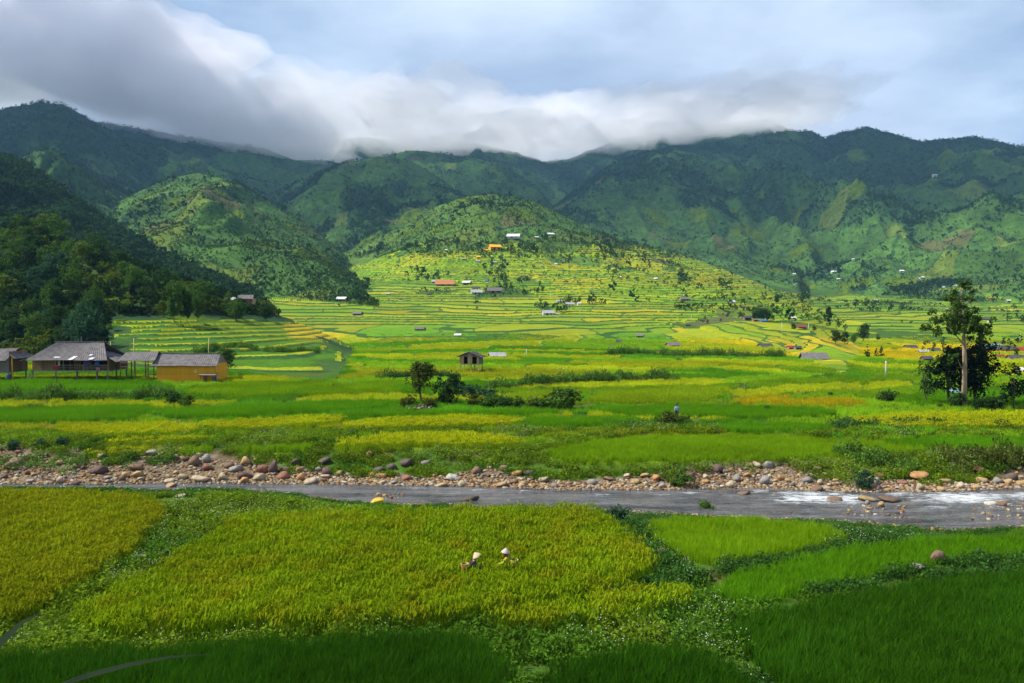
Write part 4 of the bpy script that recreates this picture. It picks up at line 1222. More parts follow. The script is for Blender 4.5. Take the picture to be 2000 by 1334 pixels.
def crown_mesh(name, lobes, n, size, seed, squash=0.8, inner=0.45, spread=0.19):
    """leaves spread through a set of overlapping lobes (x, y, z, radius)"""
    r = np.random.default_rng(seed); lobes = np.asarray(lobes, float)
    w = lobes[:, 3] ** 2; k = r.choice(len(lobes), n, p=w / w.sum())
    d = r.normal(0, 1, (n, 3)); d /= np.linalg.norm(d, axis=1)[:, None]
    rad = lobes[k, 3] * (inner + (1.05 - inner) * r.uniform(0, 1, n) ** 0.6)
    c = lobes[k, :3] + d * rad[:, None] * np.array((1, 1, squash))
    # gather leaves into sprays so that gaps open between them
    cell = lobes[:, 3].mean()
    K = max(6, n // 16); pick = r.integers(0, K, n)
    c = c[pick] + r.normal(0, cell * spread, (n, 3)); d = d[pick]
    nn = d * 0.7 + r.normal(0, 0.7, (n, 3)) + np.array((0, 0, 0.5)); nn /= np.linalg.norm(nn, axis=1)[:, None]
    v, q = quads_leaves(c, nn, size, r)
    me = np_mesh(name, v, q); me.materials.append(M_LEAF)
    return me
def trunk_mesh(name, H, th, lobes, r0, seed, mat_=None, limbs=6):
    r = random.Random(seed); mb = MB()
    bend = Vector((r.uniform(-0.06, 0.06), r.uniform(-0.06, 0.06), 0)) * H
    pts = [Vector((0, 0, -0.3)), Vector((0, 0, th * 0.3)), Vector((0, 0, th)) + bend * 0.5, Vector((0, 0, H * 0.82)) + bend]
    mb.tube(pts, [r0 * 1.25, r0, r0 * 0.75, r0 * 0.2], 7)
    top = pts[2]
    for l in sorted(lobes, key=lambda l: -l[3])[:limbs]:
        tgt = Vector(l[:3]); s0 = top.lerp(pts[3], r.uniform(0, 0.35))
        mid = s0.lerp(tgt, 0.5) + Vector((0, 0, -0.04 * H))
        mb.tube([s0, mid, tgt], [r0 * 0.45, r0 * 0.3, r0 * 0.08], 5)
    return mb.mesh(name, mat_ or M_BARK, True)
def ball_lobes(H, th, W, n, seed, top=1.0, low=0.0):
    r = random.Random(seed); L = []
    for i in range(n):
        a = r.uniform(0, 6.28); t = r.random(); z = th + (H - th) * (0.12 + 0.78 * t)
        prof = math.sin(math.pi * min(1, max(0.12, t * 0.85 + 0.12))) ** 0.7
        d = W * 0.5 * prof * r.uniform(0.15, 0.72)
        L.append((d * math.cos(a), d * math.sin(a), z, W * r.uniform(0.16, 0.27)))
    return L
KIND = {}
def def_kind(name, H, th, W, nl, n, size, r0, seed, variants=2, lob=None, bark=None, squash=0.8):
    KIND[name] = []
    for v in range(variants):
        lobes = lob(seed + v) if lob else ball_lobes(H, th, W, nl, seed + v)
        KIND[name].append((trunk_mesh('trunk', H, th, lobes, r0, seed + v, bark), crown_mesh('crown', lobes, n, size, seed + v, squash), H))
def cone_lobes(seed):
    r = random.Random(seed); L = []
    for k in range(16):
        t = k / 15; a = r.uniform(0, 6.28); d = (1 - t) * 0.9
        L.append((d * math.cos(a), d * math.sin(a), 0.8 + 5.4 * t, 0.35 + 0.75 * (1 - t)))
    return L
def plume_lobes(seed):
    r = random.Random(seed); L = []
    for k in range(14):
        a = r.uniform(0, 6.28); R = r.uniform(0.4, 2.6); h = r.uniform(6.0, 10.5)
        for j in range(5):
            t = 0.35 + 0.65 * j / 4; d = R * t ** 2
            L.append((d * math.cos(a), d * math.sin(a), h * (t - 0.16 * t ** 4), 0.55 + 0.4 * math.sin(t * 3)))
    return L
def_kind('broad', 8, 2.4, 6.6, 14, 2900, 0.23, 0.20, 1, 3)
def_kind('dense', 9, 1.5, 7.0, 18, 3200, 0.25, 0.22, 20, 3)
def_kind('open', 7, 2.2, 5.2, 10, 1100, 0.21, 0.14, 30, 2)
def_kind('conifer', 7, 0.8, 2.4, 0, 900, 0.22, 0.12, 40, 2, cone_lobes)
def_kind('bamboo', 11, 3, 5, 0, 2400, 0.22, 0.10, 50, 2, plume_lobes, M_BAMBOO, 1.0)
def_kind('bush', 3, 0.2, 4.2, 14, 1500, 0.17, 0.07, 60, 3)
def_kind('fardot', 8, 2.0, 6.0, 8, 260, 0.55, 0.2, 70, 3)
LEAFC = dict(dark=(0.034, 0.078, 0.018), mid=(0.065, 0.135, 0.020), blue=(0.036, 0.090, 0.045), light=(0.11, 0.17, 0.02), black=(0.011, 0.026, 0.009), olive=(0.06, 0.08, 0.015))
_tr = random.Random(12)
def tree(kind, px, py, hpx, tone, label, group=None, wscale=1.0, name='tree', cat='tree', y=None, sink=0.15):
    """tree whose foot is seen at (px, py) and that looks hpx pixels tall"""
    y = y or hit(px, py)
    if y is None: return None
    x = (px - 1000) / F * y; z = gz(x, y)
    tm, cm, H = _tr.choice(KIND[kind])
    s = hpx / F * y / H
    e = empty(name, (x, y, z - sink * s), _tr.uniform(0, 6.28)); e.scale = (s * wscale, s * wscale, s)
    t = link(bpy.data.objects.new('trunk', tm), e); c = link(bpy.data.objects.new('crown', cm), e)
    if kind == 'bush': t.name = 'stem'; c.name = 'foliage'
    k = LEAFC[tone]; v = _tr.uniform(0.85, 1.15); c.color = (k[0] * v, k[1] * v, k[2] * v, 1)
    tag(e, label, cat, group)
    return e
# -- middle of the valley floor
tree('broad', 822, 785, 78, 'olive', 'round-crowned tree with pale trunk standing on the stony mound', wscale=1.15)
tree('bush', 876, 790, 58, 'dark', 'big dark bush beside the round-crowned tree', wscale=0.95, name='bush', cat='bush')
for px, py, h, t, l in ((884, 772, 30, 'blue', 'bluish bush poking out behind the big dark bush'), (922, 778, 26, 'blue', 'bluish rounded shrub in the hedge, left of two'), (948, 780, 26, 'blue', 'bluish rounded shrub in the hedge, right of two'),
                        (925, 795, 24, 'olive', 'olive shrub at the hedge front by the big dark bush'), (958, 796, 26, 'mid', 'leafy hedge shrub below the two bluish ones'), (985, 797, 26, 'dark', 'dark hedge shrub mid-way along the hedge'),
                        (1012, 797, 24, 'mid', 'green hedge shrub right of the dark one'), (1040, 797, 26, 'light', 'light green hedge shrub near the hedge end'), (1066, 798, 26, 'mid', 'hedge shrub next to the feathery end bush'),
                        (1092, 786, 26, 'olive', 'brownish shrub behind the feathery end bush'), (1108, 801, 42, 'mid', 'tall feathery bush ending the hedge on the right'), (800, 794, 24, 'olive', 'low scrub covering the left of the stony mound'),
                        (838, 796, 20, 'olive', 'low scrub at the foot of the round-crowned tree'), (1310, 832, 30, 'olive', 'weedy shrub mound below the person in blue'), (1290, 830, 20, 'mid', 'small shrub left on the mound below the person in blue'),
                        (1335, 830, 24, 'mid', 'small shrub right on the mound below the person in blue'), (1734, 788, 28, 'dark', 'round dark bush alone in the green paddy'), (1623, 776, 10, 'olive', 'tiny brown bush between golden rice and green paddy'),
                        (1500, 804, 12, 'mid', 'low leafy clump in the green rice right of the person in blue'), (120, 872, 20, 'blue', 'dark leafy vegetable clump at left above the stones'), (75, 874, 18, 'blue', 'wider leafy vegetable clump beside the first'),
                        (25, 878, 20, 'blue', 'leafy vegetable clump at the left edge above the stones'), (340, 792, 30, 'dark', 'dark shrub where the ditch bends'), (365, 796, 24, 'mid', 'shrub right of the ditch bend'), (1380, 1000, 24, 'mid', 'rounded grassy bush on the near bank by the water'),
                        (1208, 1020, 34, 'blue', 'flowering bush at the corner of the big rice plot'), (1690, 955, 34, 'blue', 'bushy weeds on the far bank beside the bright orange boulder'), (1330, 950, 34, 'mid', 'bushy weeds on the far bank left of the gravel heap')):
    tree('bush', px, py, h, t, l, 'bushes on the valley floor', 1.45 if 780 < px < 1120 else 1.2, 'bush', 'bush')
tree('broad', 441, 738, 58, 'mid', 'leafy tree standing right behind the yellow barn', wscale=0.95)
# -- right hand group
tree('open', 1810, 790, 84, 'dark', 'slim open tree leftmost of the dark group', wscale=0.95)
tree('broad', 1856, 792, 118, 'black', 'dark round-crowned tree just left of the tall tree', wscale=1.0)
tree('dense', 1908, 792, 132, 'black', 'largest very dark tree right of the tall trunk', wscale=1.05)
tree('open', 1982, 802, 92, 'black', 'crooked dark tree at the right edge', wscale=1.1)
for px, py, h, t, l in ((1874, 797, 30, 'dark', 'bush at the foot of the tall trunk, left side'), (1915, 801, 26, 'dark', 'low bush right of the tall trunk foot'), (1935, 801, 28, 'dark', 'second low bush right of the tall trunk foot'), (1955, 801, 34, 'dark', 'upright bush near the crooked tree'), (1838, 797, 10, 'olive', 'low scrub on the stones left of the tall trunk'), (1995, 806, 14, 'dark', 'low scrub below the crooked tree')):
    tree('bush', px, py, h, t, l, 'bushes under the dark trees', 1.0, 'bush', 'bush')
def tall_tree():
    D = hit(1885, 797); x = (1885 - 1000) / F * D; z = gz(x, D); s = D / F
    e = empty('tall_tree', (x, D, z))
    P_ = lambda px, py, dy=0: Vector(((px - 1885) * s, dy, (797 - py) * s))
    mb = MB(); mb.tube([P_(1885, 802), P_(1885, 760), P_(1885, 700), P_(1882, 650), P_(1877, 610), P_(1876, 575), P_(1882, 556)], [0.36, 0.30, 0.26, 0.19, 0.12, 0.07, 0.03], 9)
    mb.tube([P_(1880, 799, -0.3), P_(1880, 740, -0.32), P_(1881, 670, -0.1)], [0.07, 0.06, 0.04], 6)
    trunk = mb.build('trunk', M_PALEBARK, e, True)
    limbs = []
    r = random.Random(4)
    def limb(a, b, c):
        m = MB(); m.tube([a, b, c], [0.10, 0.07, 0.02], 5); m.build('branch', M_PALEBARK, e, True)
    limb(P_(1885, 678), P_(1897, 665, 0.4), P_(1902, 655, 0.6)); limb(P_(1882, 672), P_(1870, 660, -0.3), P_(1850, 640, -0.6))
    limb(P_(1885, 722), P_(1875, 716, -0.3), P_(1866, 700, -0.6)); limb(P_(1877, 618), P_(1860, 605, 0.5), P_(1846, 600, 0.8)); limb(P_(1877, 600), P_(1890, 590, -0.3), P_(1900, 586, -0.5))
    lobes = []
    def tier(py, x0, x1, th, n):
        for i in range(n):
            t = (i + 0.5) / n
            px = x0 + (x1 - x0) * t + r.uniform(-4, 4); wdt = (x1 - x0) * s
            lobes.append((*P_(px, py + r.uniform(-th, th) * 0.5, r.uniform(-0.5, 0.35) * wdt), th * s * r.uniform(0.6, 0.9)))
    tier(556, 1872, 1892, 9, 4); tier(566, 1862, 1895, 9, 5); tier(584, 1852, 1892, 12, 7); tier(596, 1850, 1902, 11, 8); tier(610, 1822, 1888, 8, 8); tier(608, 1885, 1908, 6, 3)
    tier(624, 1828, 1925, 14, 16); tier(638, 1812, 1926, 13, 18); tier(646, 1850, 1922, 10, 9); tier(650, 1802, 1835, 6, 5); tier(661, 1885, 1912, 7, 4); tier(700, 1835, 1872, 9, 5)
    me = crown_mesh('crown', lobes, 5600, 0.19, 77, 0.6, 0.2, 0.30)
    c = link(bpy.data.objects.new('crown', me), e); c.color = (0.06, 0.11, 0.018, 1)
    tag(e, 'tall slender tree with bare pale trunk and tiered crown', 'tree')
tall_tree()
# -- trees beyond, on the valley floor
tree('conifer', 1694, 701, 33, 'dark', 'small pointed conifer by itself in the paddies'); tree('conifer', 1712, 699, 22, 'dark', 'left of two small conifers beside the pointed one'); tree('conifer', 1722, 699, 28, 'dark', 'right of two small conifers beside the pointed one')
for i, (px, py, h, k, t, l) in enumerate(((1632, 671, 28, 'dense', 'dark', 'leftmost dark tree in the clump before the pointed conifer'), (1650, 672, 26, 'dense', 'dark', 'second dark tree in the clump before the pointed conifer'), (1668, 671, 20, 'dense', 'mid', 'low green tree in the middle of the clump'),
        (1686, 668, 34, 'broad', 'dark', 'tallest dark tree at the right of the clump'), (1715, 668, 16, 'open', 'mid', 'thin tree just right of the clump'), (1550, 645, 14, 'dense', 'dark', 'small dark tree beside the brown cottage'), (1590, 647, 12, 'dense', 'mid', 'small tree right of the brown cottage'),
        (1476, 627, 24, 'dense', 'dark', 'left tree of the clump over the blue tarp'), (1487, 627, 28, 'dense', 'dark', 'middle tree of the clump over the blue tarp'), (1498, 627, 24, 'dense', 'mid', 'right tree of the clump over the blue tarp'), (1445, 620, 12, 'dense', 'mid', 'small tree left of the clump over the blue tarp'))):
    tree(k, px, py, h, t, l, 'trees on the valley floor', 1.1)
# clusters given as (px range, py range, count, height, words)
CLUST = [(812, 880, 530, 558, 11, 16, 'dark tree in the grove left of the orange terrace', 'dark'), (944, 985, 505, 535, 9, 16, 'tree in the upper part of the central village grove', 'dark'), (955, 1028, 535, 570, 15, 17, 'tree in the lower part of the central village grove', 'dark'),
         (1032, 1062, 568, 578, 6, 12, 'tree in the row running right from the village grove', 'dark'), (1104, 1134, 590, 597, 5, 17, 'tree among the pair of roofs right of centre', 'mid'), (1152, 1166, 594, 598, 2, 22, 'tall tree beside the roofs right of centre', 'dark'),
         (1086, 1106, 608, 613, 4, 18, 'tree crowding the long grey-roofed house', 'dark'), (1186, 1212, 535, 553, 4, 14, 'tree on the slope right of the village grove', 'mid'), (1322, 1352, 545, 553, 5, 20, 'tree in the grove at the foot of the centre hill', 'dark'),
         (1405, 1424, 556, 566, 3, 22, 'bamboo-like tree near the foot of the centre hill', 'mid'), (1552, 1580, 585, 594, 5, 20, 'tree in the grove above the white-roofed hut', 'dark'), (1612, 1640, 522, 535, 5, 14, 'tree in the grove on the lower right mountain', 'dark'),
         (1655, 1692, 540, 556, 6, 12, 'tree on the lower right mountain by the white roofs', 'dark'), (1668, 1712, 596, 604, 6, 17, 'tree in the grove at the back of the right fields', 'dark'), (1728, 1770, 602, 608, 4, 14, 'tree at the back of the right fields', 'dark'),
         (1800, 1850, 668, 690, 7, 16, 'tree around the dark roofs left of the tall tree', 'dark'), (1915, 1990, 672, 705, 8, 18, 'tree among the dark village roofs at right', 'dark'), (1960, 2010, 590, 640, 7, 18, 'tree on the far slope at the right edge', 'dark'),
         (612, 640, 560, 590, 5, 18, 'tree at the mouth of the left side valley', 'mid'), (590, 625, 560, 600, 5, 16, 'bushy tree where the wooded hill meets the terraces', 'dark'), (640, 690, 545, 560, 4, 12, 'tree on the low spur in the middle distance', 'mid'),
         (1100, 1115, 505, 520, 2, 16, 'tree below the red earth scar', 'dark'), (1130, 1230, 470, 515, 12, 14, 'tree on the flank of the centre hill', 'dark'), (1240, 1320, 490, 530, 9, 12, 'tree on the right flank of the centre hill', 'dark'), (960, 1010, 462, 486, 6, 11, 'tree along the road on the centre hill', 'dark')]
for x0, x1, y0, y1, n, h, l, t in CLUST:
    L = []
    for i in range(n):
        px = _tr.uniform(x0, x1)
        L.append((px, tree('fardot', px, _tr.uniform(y0, y1), h * _tr.uniform(0.7, 1.15), t if _tr.random() < 0.7 else 'mid', l, l.replace('tree', 'trees', 1), 1.15), l))
    ordinal_labels([k for k in L if k[1] is not None])
# -- wooded hillside at the left
tree('dense', 168, 690, 98, 'blue', 'big bluish-green tree behind the stilt house', wscale=0.95)
for px, py, h, t, l in ((340, 636, 110, 'mid', 'left plume of the big bamboo clump'), (365, 636, 96, 'dark', 'middle plume of the big bamboo clump'), (385, 632, 72, 'mid', 'right plume of the big bamboo clump'), (205, 520, 62, 'mid', 'tall bamboo high on the left hillside'), (185, 500, 60, 'mid', 'second bamboo high on the left hillside'), (92, 470, 66, 'mid', 'bamboo plume on the skyline of the left hillside')):
    tree('bamboo', px, py, h, t, l, 'bamboo on the left hillside', 1.0, 'bamboo')
WOOD = [(-40, 440), (60, 450), (120, 485), (200, 515), (260, 540), (340, 560), (420, 590), (560, 640), (590, 652), (540, 650), (420, 628), (220, 622), (205, 680), (-40, 680)]
_n = 0; _wood = []
while _n < 105:
    px = _tr.uniform(-40, 590); py = _tr.uniform(440, 680)
    if not inpoly(np.array([px]), np.array([py]), WOOD)[0]: continue
    if 215 < px < 320 and py > 585 and _tr.random() < 0.7: continue
    k = _tr.random(); part = 'lower' if py > 600 else ('middle' if py > 530 else 'upper')
    t = 'light' if k < 0.12 else ('mid' if k < 0.5 else ('blue' if k < 0.62 else 'dark'))
    w = dict(light='pale green', mid='green', blue='bluish-green', dark='dark green')[t]
    l = f'{w} tree in the {part} wood of the left hillside'
    _e = tree(_tr.choice(['dense', 'broad', 'dense', 'open']), px, py, _tr.uniform(34, 62) * (0.75 if px > 400 else 1), t, l, 'trees of the left hillside wood', _tr.uniform(0.95, 1.25)); _n += 1
    if _e is not None: _wood.append((px, _e, l))
ordinal_labels(_wood)
def banana(px, py, h, label):
    y = hit(px, py); x = (px - 1000) / F * y; s = h / F * y; r = random.Random(px)
    e = empty('banana_plant', (x, y, gz(x, y)))
    mb = MB(); mb.tube([(0, 0, -0.2), (0.03 * s, 0, 0.55 * s)], [0.05 * s, 0.035 * s], 7); mb.build('trunk', mat('banana_stem', (0.16, 0.12, 0.05)), e, True)
    for k in range(9):
        a = k * 0.7 + r.uniform(-0.2, 0.2); up = r.uniform(0.15, 0.5); L = s * r.uniform(0.5, 0.65); m = MB(); vs = []; fs = []
        for j in range(6):
            t = j / 5; w = 0.075 * s * math.sin(math.pi * (0.12 + 0.86 * t)); d = L * t; z = 0.53 * s + L * (up * 1.6 * t - 0.95 * t * t)
            c, sn = math.cos(a), math.sin(a)
            vs += [(c * d - sn * w, sn * d + c * w, z - 0.02), (c * d, sn * d, z), (c * d + sn * w, sn * d - c * w, z - 0.02)]
        for j in range(5):
            b = 3 * j; fs += [(b, b + 1, b + 4, b + 3), (b + 1, b + 2, b + 5, b + 4)]
        m.add(vs, fs); o = m.build('leaf', M_LEAF, e); o.color = (0.05, 0.10, 0.02, 1)
    tag(e, label, 'plant', 'banana plants by the hillside house')
banana(503, 598, 30, 'banana plant just right of the hillside house'); banana(520, 600, 34, 'banana plant further right of the hillside house')

# -- forest and scrub on the hills, nobody could count it
def build_forest():
    q = np.random.default_rng(21)
    pr = []
    for s in range(3):
        lobes = ball_lobes(1.0, 0.05, 1.05, 7, 300 + s)
        me = crown_mesh('far_crown', lobes, 70, 0.13, 310 + s, 0.85, 0.5); me.materials.clear(); me.materials.append(M_WEEDLEAF)
        pr.append(bpy.data.objects.new('far_crown', me))
    n = 420000
    u = q.uniform(-0.66, 0.66, n); y = np.exp(q.uniform(math.log(420), math.log(3900), n)); x = u * y
    z, w = ground_raw(u, y)
    col, wood = hill_cover(x, y, z, w, None)
    px, py = proj(x, y, z)
    big = q.uniform(0, 1, n) < (wood * 0.85 + 0.02) * np.where((w == 4) | (w == 8), 0.45, 1.0)
    keep = (big | (q.uniform(0, 1, n) < 0.42)) & (w > 0)
    keep &= ~((w == 8) & (py > 505) & (q.uniform(0, 1, n) > 0.06))
    x, y, z, big, col = x[keep], y[keep], z[keep], big[keep], col[keep]; k = len(x)
    for nm, sel, s0, s1, lab in (('forest', big, 4.0, 10.0, 'dense green forest covering the mountains'), ('hill_scrub', ~big, 1.2, 4.0, 'low scrub and tall grass on the open hill slopes')):
        m = sel.sum()
        t = np.array((0.030, 0.072, 0.018)) * q.uniform(0.6, 1.5, m)[:, None] if nm == 'forest' else col[sel] * q.uniform(0.7, 1.35, m)[:, None]
        o = scatter(nm, np.stack([x, y, z - 0.4], 1)[sel], pr, t, s0, s1, 0.08, 61, pw=1.6)
        tag(o, lab, 'forest' if nm == 'forest' else 'scrub', kind='stuff')
    # undergrowth of the near hillside
    n = 26000
    u = q.uniform(-0.68, -0.20, n); y = q.uniform(158, 420, n); x = u * y
    z, w = ground_raw(u, y); px, py = proj(x, y, z)
    keep = (w == 0) & ~((px > 205) & (px < 655) & (py > 618)) & (fbm(x / 9, y / 9, 63, 3) > 0.40)
    x, y, z = x[keep], y[keep], z[keep]; n1 = fbm(x / 12, y / 12, 64, 3)
    t = np.where((n1 > 0.56)[:, None], np.array((0.085, 0.13, 0.015)), np.where((n1 < 0.44)[:, None], np.array((0.020, 0.048, 0.013)), np.array((0.042, 0.085, 0.015)))) * q.uniform(0.7, 1.3, len(x))[:, None]
    o = scatter('undergrowth', np.stack([x, y, z - 0.1], 1), pr, t, 1.2, 3.4, 0.1, 62)
    tag(o, 'tangled undergrowth between the trees of the left hillside', 'undergrowth', kind='stuff')
    # scrub on the banks of the terraces
    n = 30000
    u = q.uniform(-0.62, 0.64, n); y = np.exp(q.uniform(math.log(480), math.log(1100), n)); x = u * y
    z, w = ground_raw(u, y); c = fbm(x / 55, y / 80, 207, 4) - 0.10
    keep = ((w < 0) | (w == 8)) & (((c > 0.60) & (y > 300) & (q.uniform(0, 1, n) < 0.5)) | (q.uniform(0, 1, n) < 0.003))
    x, y, z = x[keep], y[keep], z[keep]
    t = np.array((0.030, 0.070, 0.016)) * q.uniform(0.6, 1.6, len(x))[:, None]
    o = scatter('scrub', np.stack([x, y, z - 0.2], 1), pr, t, 1.2, 3.6, 0.1, 66)
    tag(o, 'dark scrub along the banks between the far terraces', 'scrub', kind='stuff')
build_forest()
# -- leafy banks on the valley floor
def leafy_bank(pts, hpx, tone, label, dens=1.0, seed=0):
    q = np.random.default_rng(400 + seed); P3 = []
    W = [spot(px, py) for px, py in pts]
    for a, b in zip(W, W[1:]):
        L = np.linalg.norm(b[:2] - a[:2]); n = max(3, int(L * 3.2 * dens))
        t = q.uniform(0, 1, n); w = q.normal(0, 0.7, n)
        P3.append(np.stack([a[0] + (b[0] - a[0]) * t, a[1] + (b[1] - a[1]) * t + w, t * 0], 1))
    p = np.concatenate(P3); p[:, 2] = ground(p[:, 0], p[:, 1]) - 0.05
    h = hpx / F * p[:, 1].mean()
    c = np.array(LEAFC[tone]) * 1.3 * q.uniform(0.7, 1.35, len(p))[:, None]
    nz = fbm(p[:, 0] / 2.5, p[:, 1] / 2.5, 401 + seed, 3)
    o = scatter('leafy_bank', p, WEEDS, c, 1.0, 1.7, 0.12, 402 + seed, zs=(0.4 + 1.2 * nz) * h / 0.6)
    tag(o, label, 'weeds', 'leafy banks between the paddies', kind='stuff')
leafy_bank([(-30, 783), (120, 781), (250, 779), (350, 776)], 20, 'mid', 'tall leafy bank below the rice plot in front of the stilt house', 1.6, 1)
leafy_bank([(955, 762), (1060, 752), (1160, 746), (1260, 743), (1320, 744)], 17, 'mid', 'long weedy bank crossing the fields right of the round-crowned tree', 1.8, 2)
leafy_bank([(740, 742), (830, 738), (905, 738)], 16, 'dark', 'dark weedy bank behind the round-crowned tree', 1.6, 3)
leafy_bank([(1625, 836), (1700, 834), (1800, 832), (1900, 834), (2030, 836)], 14, 'dark', 'dark leafy bank in front of the tall tree field', 1.8, 4)
leafy_bank([(1180, 830), (1250, 832), (1370, 836)], 10, 'mid', 'low weedy bank at the mound of the person in blue', 1.4, 5)
leafy_bank([(1850, 905), (1920, 900), (2030, 900)], 26, 'olive', 'rusty green bushy bank at the right edge above the boulders', 2.2, 6)
leafy_bank([(1180, 694), (1250, 694), (1330, 698), (1420, 698), (1530, 700)], 13, 'mid', 'long green overgrown mound in front of the far cottages', 1.6, 7)
leafy_bank([(1640, 895), (1700, 900), (1780, 915)], 22, 'mid', 'weedy slope above the flowering bush on the right bank', 1.8, 8)
leafy_bank([(380, 690), (450, 682), (540, 690), (620, 690)], 12, 'mid', 'bushy edge at the foot of the green terraces', 1.0, 9)
leafy_bank([(0, 905), (90, 900), (230, 905), (330, 900)], 12, 'mid', 'green weeds on top of the left stony bank', 1.2, 10)
# ==================================================================== houses
M_ROOFG = mat('fibre_cement_roof', (0.155, 0.145, 0.15), (0.075, 0.07, 0.075), 1.6, 0.9, 0.2, vary=0.12)
M_ROOFD = mat('dark_roof', (0.07, 0.068, 0.08), (0.035, 0.034, 0.04), 1.4, 0.9, 0.2)
M_ROOFW = mat('white_sheet_roof', (0.62, 0.63, 0.66), (0.45, 0.46, 0.5), 1.5, 0.5)
M_ROOFL = mat('light_grey_roof', (0.34, 0.35, 0.38), (0.22, 0.23, 0.25), 1.2, 0.7)
M_ROOFB = mat('blue_sheet_roof', (0.03, 0.13, 0.50), (0.02, 0.08, 0.35), 1.5, 0.5)
M_ROOFR = mat('red_sheet_roof', (0.26, 0.035, 0.035), (0.16, 0.02, 0.025), 1.5, 0.6)
M_ROOFT = mat('teal_sheet_roof', (0.18, 0.34, 0.36), (0.12, 0.24, 0.27), 1.5, 0.6)
M_WOOD = mat('weathered_wood', (0.26, 0.15, 0.07), (0.12, 0.07, 0.035), 3, 0.85, 0.2, (1, 1, 0.2), vary=0.3)
M_WOODP = mat('pale_wood', (0.45, 0.32, 0.18), (0.28, 0.19, 0.10), 3, 0.85, 0.2, (1, 1, 0.2), vary=0.25)
M_WOODG = mat('grey_wood', (0.22, 0.19, 0.16), (0.12, 0.10, 0.085), 3, 0.9, 0.2, (1, 1, 0.2), vary=0.2)
M_OCHRE = mat('ochre_paint', (0.74, 0.37, 0.012), (0.58, 0.27, 0.01), 1.2, 0.8, 0.05, vary=0.06)
M_WHITE = mat('white_wall', (0.62, 0.61, 0.58), (0.45, 0.43, 0.4), 1.0, 0.85)
M_BRICK = mat('orange_brick', (0.42, 0.17, 0.08), (0.3, 0.11, 0.05), 2.0, 0.9)
M_DARK = mat('dark_opening', (0.015, 0.013, 0.012), (0.008, 0.008, 0.008), 2, 0.9)
M_CANE = mat('dry_bamboo', (0.45, 0.36, 0.17), (0.3, 0.24, 0.11), 4, 0.7)
M_YPOST = mat('yellow_post', (0.5, 0.28, 0.02), (0.38, 0.2, 0.02), 3)
def corrugated(quad, n, amp, th=0.04):
    """roof sheet between ridge and eave with real waves: quad = ridge-left, ridge-right, eave-right, eave-left"""
    a, b, c, d = [Vector(p) for p in quad]
    nrm = (b - a).cross(d - a).normalized()
    if nrm.z < 0: nrm = -nrm
    vs = []; fs = []; m = 2 * n
    rows = 5
    for j in range(rows):
        t = j / (rows - 1)
        for i in range(m + 1):
            s = i / m
            p = a.lerp(b, s).lerp(d.lerp(c, s), t)
            p += nrm * (amp * (1 if i % 2 else -1) + 0.03 * math.sin(s * 9 + t * 4) + (0.03 if j % 2 else 0))
            vs.append(p)
    k = len(vs)
    vs += [v - nrm * th for v in vs]
    for j in range(rows - 1):
        for i in range(m):
            q = j * (m + 1) + i
            fs.append((q, q + 1, q + m + 2, q + m + 1)); fs.append((k + q, k + q + m + 1, k + q + m + 2, k + q + 1))
    for i in range(m):
        fs.append((i, k + i, k + i + 1, i + 1)); q = (rows - 1) * (m + 1) + i; fs.append((q, q + 1, k + q + 1, k + q))
    for j in range(rows - 1):
        q = j * (m + 1); fs.append((q, q + m + 1, k + q + m + 1, k + q)); q += m; fs.append((q, k + q, k + q + m + 1, q + m + 1))
    mb = MB(); mb.add(vs, fs); return mb
def frame(px, py, rz=0.0, y=None):
    y = y or hit(px, py)
    x = (px - 1000) / F * y
    return x, y, gz(x, y), y / F
def planks(parent, x0, x1, y, z0, z1, wid, m, th=0.05, name='plank', along='x'):
    """a boarded wall, every board its own piece"""
    n = max(1, round((x1 - x0) / wid)); w = (x1 - x0) / n
    base = {}
    for i in range(n):
        dz = random.uniform(-0.04, 0.03)
        key = i % 3
        if key not in base:
            mb = MB(); mb.box((0, 0, (z0 + z1) / 2), (w * 0.94, th, z1 - z0) if along == 'x' else (th, w * 0.94, z1 - z0)); base[key] = mb.mesh(name, m)
        o = link(bpy.data.objects.new(name, base[key]), parent)
        c = x0 + (i + 0.5) * w; j = random.uniform(-0.012, 0.012)
        o.location = (c, y + j, dz) if along == 'x' else (y + j, c, dz)
def part(name, m, parent, *boxes):
    mb = MB()
    for b in boxes: mb.box(*b)
    return mb.build(name, m, parent)
def posts(parent, xy, z0, z1, r, m, name='post'):
    for x, y in xy:
        mb = MB(); mb.tube([(x, y, z0), (x, y, z1)], r, 7); mb.build(name, m, parent)

